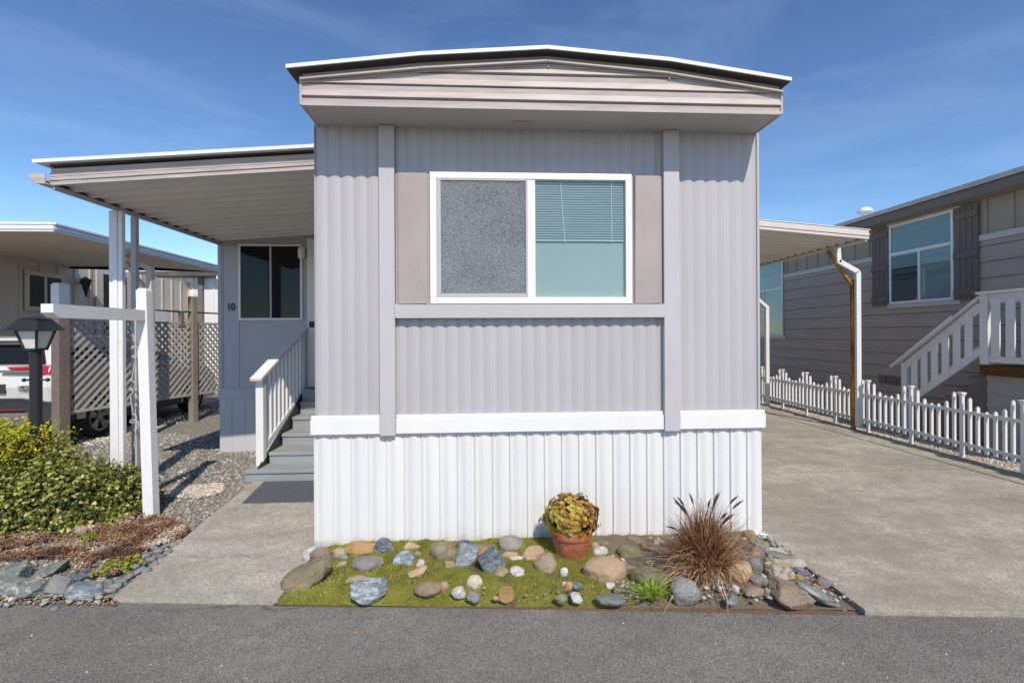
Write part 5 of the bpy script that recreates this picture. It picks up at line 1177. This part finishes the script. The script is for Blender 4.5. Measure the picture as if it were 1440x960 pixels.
m = MB(); m.bar((XP, A.y, sr(A.y, .0)), (XP, B.y, sr(B.y, .0)), .14, .035); m.build('handrail', M['vinylfence'], ps, .004)
m = MB(); m.bar((XP-.01, A.y+.01, sr(A.y, -.14)), (XP-.01, by, sr(by, -.14)), .04, .13); m.build('upper_rail', M['vinylfence'], ps, .004)
m = MB(); m.bar((XP-.01, A.y+.01, sr(A.y, -.80)), (XP-.01, by-.05, sr(by-.05, -.80)), .04, .12); m.build('lower_rail', M['vinylfence'], ps, .004)
m = MB(); m.bar((XP-.13, A.y+.35, sr(A.y+.35, -.03)), (XP-.13, B.y+.02, sr(B.y+.02, -.03)), .045, .04); m.build('grab_rail', M['vinylfence'], ps, .008)
for k in range(6):
    y = A.y+.16+(by-A.y-.2)*(k+.1)/6; boxo('baluster', M['vinylfence'], ps, XP-.05, XP-.031, y-.06, y+.06, sr(y, -.80), sr(y, -.12))
ys4 = [ny+.1+(by-ny-.2)*k/6 for k in range(7)]
for k in range(6):
    z = nz0-.02-(nz0-.0)*(k+1)/7; boxo('tread', M['lapdark'], ps, XP+.06, XN-.05, ys4[k], ys4[k+1]+.03, z-.04, z)
boxo('porch_floor', M['brownwood'], ps, XP-.03, XN-.04, ny-2.6, ny+.08, nz0-.16, nz0-.015)
m = MB(); z = .0
for k in range(6): m.add([(XP+.02, ny-2.6, z), (XP+.02, ny+.02, z), (XP+.035, ny+.02, z+.2), (XP+.035, ny-2.6, z+.2)], [(0, 1, 2, 3)]); z += .2
m.build('porch_skirt', M['skirtpale'], ps)
m = MB(); m.hexa([(XP+.055, ny+.05, .02), (XP+.055, by-.05, .02), (XP+.055, by-.05, .12), (XP+.055, ny+.05, nz0-.17)], [(XP+.09, ny+.05, .02), (XP+.09, by-.05, .02), (XP+.09, by-.05, .12), (XP+.09, ny+.05, nz0-.17)]); m.build('stringer', M['lapdark'], ps)

# ------------------------------------------------------------------ plants
def leafset(items, shape):
    """items: (pos, normal, size, tint); shape list of 2D outline points (x,y) with a fold"""
    vs, fs, ti = [], [], []
    for p, n_, s_, t_ in items:
        n_ = n_.normalized(); a = Vector((random.gauss(0, 1), random.gauss(0, 1), random.gauss(0, .5))); a = (a-n_*a.dot(n_))
        if a.length < .01: continue
        a.normalize(); b = n_.cross(a); base = len(vs)
        for (x, y, z) in shape: vs.append(tuple(p+(a*y+b*x+n_*z)*s_))
        k = len(shape)
        fs += [(base, base+i, base+i+1) for i in range(1, k-1)]; ti += [min(1, max(0, t_))]*(k-2)
    return vs, fs, ti
IVY = [(0, 0, 0), (.35, -.1, .08), (.55, .35, .02), (.25, .45, .1), (0, 1, .0), (-.25, .45, .1), (-.55, .35, .02), (-.35, -.1, .08)]
OV = [(0, 0, 0), (.28, .3, .08), (.25, .75, .05), (0, 1, 0), (-.25, .75, .05), (-.28, .3, .08)]
SPN = [(0, 0, 0), (.36, .25, .12), (.42, .7, .2), (0, 1.0, .28), (-.42, .7, .2), (-.36, .25, .12)]
def mound(cx, cy, rx, ry, h, n, size, tmean, outl=.12, zlo=.0, seed=0, fill=.42, power=1.0):
    it = []
    for _ in range(n):
        d = Vector((random.gauss(0, 1), random.gauss(0, 1), abs(random.gauss(0, 1)))).normalized()
        lump = 1+mn.noise(d*1.6+Vector((seed, 0, 0)))*.30+mn.noise(d*4+Vector((seed, 3, 0)))*.20
        rr = lump*(1-random.random()**2*fill)+random.gauss(0, outl*.4)
        p = Vector((cx+d.x*rx*rr, cy+d.y*ry*rr, zlo+d.z*h*rr)); nn_ = Vector((d.x*.8, d.y*.8-.15, d.z*.8+.35))+Vector((random.gauss(0, .45), random.gauss(0, .45), random.gauss(0, .45)))
        it.append((p, nn_, size*random.uniform(.55, 1.25), random.gauss(tmean, .25)))
    return it
def core(name, parts, mat, parent, seed=0):
    m = MB()
    for cx, cy, rx, ry, h in parts:
        N1, N2 = 24, 10; base = []
        for j in range(N2+1):
            ph = math.pi/2*j/N2
            for i in range(N1):
                th_ = 2*math.pi*i/N1; d = Vector((math.cos(th_)*math.cos(ph), math.sin(th_)*math.cos(ph), math.sin(ph))); lu = 1+mn.noise(d*1.6+Vector((seed, 0, 0)))*.30
                base.append((cx+d.x*rx*lu, cy+d.y*ry*lu, -.02+d.z*h*lu))
        m.add(base, [(j*N1+i, j*N1+(i+1) % N1, (j+1)*N1+(i+1) % N1, (j+1)*N1+i) for j in range(N2) for i in range(N1)])
    return m.build(name, mat, parent, smooth=True)
dk = paint('shrub_inner_shade', (.02, .022, .010), .95)  # near-black colour for the shade painted inside foliage
# ivy shrub: three overlapping lobes
iv = empty('ivy_shrub', (-4.2, 4.75, 0), 'rounded green ivy-leaved shrub left of the white sign post', 'shrub')
lobes = [(-4.62, 4.75, .62, .5, .58), (-3.98, 4.70, .60, .44, .58), (-3.62, 4.95, .36, .40, .44), (-4.9, 4.6, .5, .45, .42), (-4.3, 4.95, .5, .4, .72)]
core('dark_core', [(a, b, c*.80, d*.80, e*.80) for a, b, c, d, e in lobes], dk, iv)  # solid dark mounds standing in for shade between the leaves, no real branches
it = []
for k, lb in enumerate(lobes): it += mound(*lb, 8000 if k < 2 else 5000, .031, .47, .12, 0, 0)
it = [i for i in it if i[0].z > -.02]
vs, fs, ti = leafset(it, IVY); raw('leaves', vs, fs, M['ivy'], ti, iv)
# yellow shrub
ysx = empty('yellow_shrub', (-4.6, 4.5, 0), 'small yellow-green shrub in front of the black lamp post', 'shrub')
m = MB(); it = []
yc = PY(-8, 640, 4.65)
for k in range(150):
    b = Vector((yc.x+random.uniform(-.36, .20), 4.80+random.uniform(-.15, .15), .2)); e = Vector((b.x+(b.x-yc.x)*.45+random.gauss(0, .06), b.y+random.gauss(0, .08), .0))
    hgt = .75+.15*math.cos((b.x-yc.x+.1)*3)+random.uniform(-.24, .02); e.z = hgt
    m.tube([b, (b+e)/2+Vector((random.gauss(0, .02), random.gauss(0, .02), 0)), e], [.006, .004, .002], 5)
    for j in range(60):
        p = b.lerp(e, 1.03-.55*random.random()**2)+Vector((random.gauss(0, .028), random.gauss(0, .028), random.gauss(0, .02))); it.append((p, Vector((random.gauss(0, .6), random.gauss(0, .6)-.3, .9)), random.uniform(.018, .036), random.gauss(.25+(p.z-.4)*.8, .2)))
m.build('stems', M['bark'], ysx)
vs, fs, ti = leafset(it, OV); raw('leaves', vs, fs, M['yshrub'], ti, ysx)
# fern-like plant behind the ivy
fq = G(176, 700); fn = empty('strap_leaf_plant', (fq.x, fq.y+.4, 0), 'light green strappy plant between the ivy shrub and the white awning post', 'plant')
def blades(n, base, spread, hgt, w0, droop, lean=.6, tint=.5, seg=5, gather=.02, ymul=1.0):
    vs, fs, ti = [], [], []
    for _ in range(n):
        a = random.random()*6.283; r_ = gather*math.sqrt(random.random()); b0 = Vector((base[0]+r_*math.cos(a)*random.uniform(.3, 1), base[1]+r_*math.sin(a)*ymul, base[2]))
        dirv = Vector((math.cos(a), math.sin(a)*ymul, 0)); out = spread*random.random()**.8; h_ = hgt*random.uniform(.5, 1)*(1-.35*out/spread); w_ = w0*random.uniform(.6, 1.2); side = Vector((-dirv.y, dirv.x, 0)).normalized()
        side = (side+Vector((random.gauss(0, .6), random.gauss(0, .6), 0))).normalized(); base_i = len(vs); dr = droop*random.random()
        cu1 = random.gauss(0, .09 if spread > .25 else .05); wg = random.gauss(0, .028); wf = random.uniform(4, 9); wp = random.random()*6
        for k in range(seg+1):
            t_ = k/seg; p = b0+dirv*(out*(t_**1.5)*(1+.3*dr))+Vector((cu1*t_*t_+wg*t_*math.sin(wf*t_+wp), cu1*t_, h_*(t_-dr*t_**3)+wg*.5*math.sin(wf*t_))); ww = w_*(1-t_)**.6+.0004
            vs += [tuple(p-side*ww), tuple(p+side*ww)]
        fs += [(base_i+2*k, base_i+2*k+1, base_i+2*k+3, base_i+2*k+2) for k in range(seg)]; ti += [min(1, max(0, random.gauss(tint, .28)))]*seg
    return vs, fs, ti
vs, fs, ti = blades(90, (fq.x-.32, fq.y+.15, .0), .28, .72, .012, .5, gather=.08); raw('leaves', vs, fs, M['fern'], ti, fn)
# dry fountain grass
dq = G(1000, 826); dg_ = empty('dry_grass_clump', (dq.x, dq.y+.12, 0), 'shaggy brown dried fountain grass clump at the right end of the bed', 'ornamental grass')
B0 = (dq.x, dq.y+.12, .03)
V_, F_, T_ = [], [], []
def addset(q):
    b = len(V_); V_.extend(q[0]); F_.extend([tuple(b+i for i in f) for f in q[1]]); T_.extend(q[2])
addset(blades(1200, B0, .29, .62, .0036, .6, tint=.36, seg=7, gather=.12, ymul=.6)); addset(blades(1200, B0, .31, .46, .0042, 1.5, tint=.58, seg=8, gather=.15, ymul=.55)); addset(blades(450, B0, .16, .66, .0030, .2, tint=.35, gather=.10, ymul=.6)); addset(blades(160, B0, .38, .54, .0030, .4, tint=.5, gather=.10, ymul=.6))
raw('blades', V_, F_, M['drygrass'], T_, dg_)
vs, fs, ti = [], [], []; iv_, jf_ = ico()
for k in range(15):
    a = random.random()*6.283; o_ = random.uniform(.08, .40); hh = random.uniform(.40, .68)*(1-.35*o_); tip = Vector((B0[0]+math.cos(a)*o_, B0[1]+math.sin(a)*o_*.6, hh)); st_ = Vector(B0); mid = st_.lerp(tip, .55)+Vector((0, 0, .09))
    dd2 = (tip-mid).normalized()
    pts = [st_.lerp(mid, t_) for t_ in (0, .5, 1)]+[mid.lerp(tip, .6)]
    mm = MB().tube(pts, .0014, 4); b = len(vs); vs += mm.v; fs += [tuple(b+i for i in f) for f in mm.f]; ti += [.8]*len(mm.f)
    L_ = random.uniform(.08, .15); a0 = pts[-1]; bend = Vector((math.cos(a)*.02, 0, -.015)); pl = [a0+dd2*(L_*t_)+bend*t_*t_ for t_ in (0, .15, .4, .7, 1)]
    mm = MB().tube(pl, [.002, .006, .0075, .006, .001], 6); b = len(vs); vs += mm.v; fs += [tuple(b+i for i in f) for f in mm.f]; ti += [random.uniform(0, .6)]*len(mm.f)
    for j in range(70):
        t_ = random.random(); p = a0+dd2*(L_*t_)+bend*t_*t_; dv = (dd2*.5+Vector((random.gauss(0, 1), random.gauss(0, 1), random.gauss(0, 1))).normalized()*.6)*.015; sdv = Vector((random.gauss(0, 1), random.gauss(0, 1), random.gauss(0, 1))).normalized()*.0009
        b = len(vs); vs += [tuple(p-sdv), tuple(p+sdv), tuple(p+dv)]; fs.append((b, b+1, b+2)); ti.append(random.uniform(.2, 1))
raw('plumes', vs, fs, M['plume'], ti, dg_)
# green tuft
gq = G(918, 846); vs, fs, ti = blades(150, (gq.x, gq.y+.01, .02), .20, .20, .004, .5, tint=.6, gather=.05, ymul=.7)
tag(raw('grass_tuft', vs, fs, M['greengrass'], ti), 'bright green grass tuft at the edging beside the speckled boulder', 'grass tuft')
# pot
pq_ = G(808, 791, .03); px_, py_ = pq_.x, pq_.y+.14
pot = MB(); pot.lathe((px_, py_, .03), [(0, 0), (.112, 0), (.120, .01), (.148, .15), (.160, .155), (.166, .205), (.162, .215), (.15, .215), (.145, .17), (0, .17)], 40)
tag(pot.build('flower_pot', M['terracotta'], smooth=False), 'terracotta flower pot standing in the moss against the skirting', 'flower pot')
sc = empty('potted_succulent', (px_, py_, .25), 'dense ball of yellow-green and orange succulent rosettes filling the terracotta pot', 'succulent')
m = MB(); m.lathe((px_, py_, .20), [(0, 0), (.12, 0), (.145, .07), (.14, .15), (.09, .20), (0, .22)], 24); m.build('stems', dk, sc, smooth=True)  # solid dark core standing in for shade between rosettes, not modelled stems
it = []
czz = PY(810, 733, py_-.1).z
for k in range(950):
    d = Vector((random.gauss(0, 1), random.gauss(0, 1), random.gauss(.1, 1))).normalized()
    c = Vector((px_+d.x*.198, py_+d.y*.185, czz-.005+d.z*.165))+d*(random.uniform(-.03, .008)+mn.noise(d*2.3)*.045); gt = .5-.35*d.x+.3*random.gauss(0, 1)-.1*d.z
    for j in range(15):
        a = j*2.4; r_ = .004+j*.0016; e1 = d.cross(Vector((0, 0, 1))).normalized() if abs(d.z) < .95 else Vector((1, 0, 0)); e2 = d.cross(e1)
        od = e1*math.cos(a)+e2*math.sin(a); nm_ = d*(1.3-.06*j)+od*-.5
        # leaf oriented outwards along od
        it.append((c, nm_, .0095+.0009*j, gt+random.gauss(0, .1), od+d*(.55-.045*j)))
vs, fs, ti = [], [], []
for p, n_, s_, t_, od in it:
    od = od.normalized(); b_ = n_.cross(od).normalized(); n2 = od.cross(b_); base = len(vs)
    for x, y, z in SPN: vs.append(tuple(p+(od*y+b_*x+n2*z*.6)*s_))
    fs += [(base, base+i, base+i+1) for i in range(1, 5)]; ti += [min(1, max(0, t_))]*4
raw('rosettes', vs, fs, M['potsuc'], ti, sc)
# red sedum ground cover
sedP = [G(u, v).to_tuple()[:2] for u, v in ((-60, 752), (60, 740), (120, 733), (190, 722), (240, 732), (268, 748), (250, 762), (215, 770), (190, 790), (160, 815), (120, 812), (95, 798), (60, 788), (0, 790), (-60, 800))]
it = []; xs5 = [p[0] for p in sedP]; ys5 = [p[1] for p in sedP]; c_ = 0
while c_ < 5600:
    x, y = random.uniform(min(xs5), max(xs5)), random.uniform(min(ys5), max(ys5))
    if not in_poly(x, y, sedP): continue
    nz5 = mn.noise(Vector((x*4, y*4, 2)))
    if nz5 < -.38+.22*random.random(): continue
    c_ += 1; hgt = .02+.05*max(0, nz5+.3)*random.uniform(.6, 1.2); tb = .45+mn.noise(Vector((x*5, y*5, 9)))*.9+random.gauss(0, .15)
    for j in range(7):
        a = random.random()*6.28; it.append((Vector((x+math.cos(a)*.008, y+math.sin(a)*.008, hgt+random.uniform(-.012, .012))), Vector((math.cos(a)*.7, math.sin(a)*.7-.2, .8)), random.uniform(.010, .020), tb+random.gauss(0, .12)))
vs, fs, ti = leafset(it, OV); tag(raw('red_sedum', vs, fs, M['sedum'], ti), 'low red and pink sedum ground cover between the shrub and the left rocks', 'ground cover', kind='stuff')
for (u, v, n_, r_, lab) in ((160, 799, 46, .13, 'bright yellow-green succulent patch beside the marbled rock'), (187, 790, 22, .07, 'small yellow-green succulent close to the walkway edge'), (119, 760, 24, .09, 'yellow-green succulent tuft in the middle of the red sedum')):
    c = G(u, v, .03); it = []
    for k in range(n_):
        o_ = Vector((random.gauss(0, r_*.45), random.gauss(0, r_*.4), random.uniform(.0, .035)))
        for j in range(12):
            a = j*2.4; it.append((c+o_, Vector((math.cos(a)*.6, math.sin(a)*.6, 1)), random.uniform(.016, .026), random.gauss(.55, .3)))
    vs, fs, ti = leafset(it, OV); tag(raw('succulent', vs, fs, M['sucgreen'], ti), lab, 'succulent', 'yellow-green succulents left of the walkway')
# two dry leaves on the road
for (u, v, lab) in ((497, 892, 'small orange dry leaf on the asphalt, upper one of two'), (451, 909, 'small orange dry leaf on the asphalt, lower one of two')):
    c = G(u, v, -.024); vs, fs, ti = leafset([(c+Vector((0, 0, .004)), Vector((.1, -.2, 1)), .028, .7)], OV); tag(raw('dry_leaf', vs, fs, M['litter'], ti), lab, 'leaf', 'dry leaves on the road')
c = G(78, 855, -.02); stone('pebble', 72, 851, 84, 859, 'grey', 0, 0, 'lone grey pebble lying on the road below the left rocks', zb=-.03, group='pebbles on the road')
print('objects', len(bpy.data.objects))
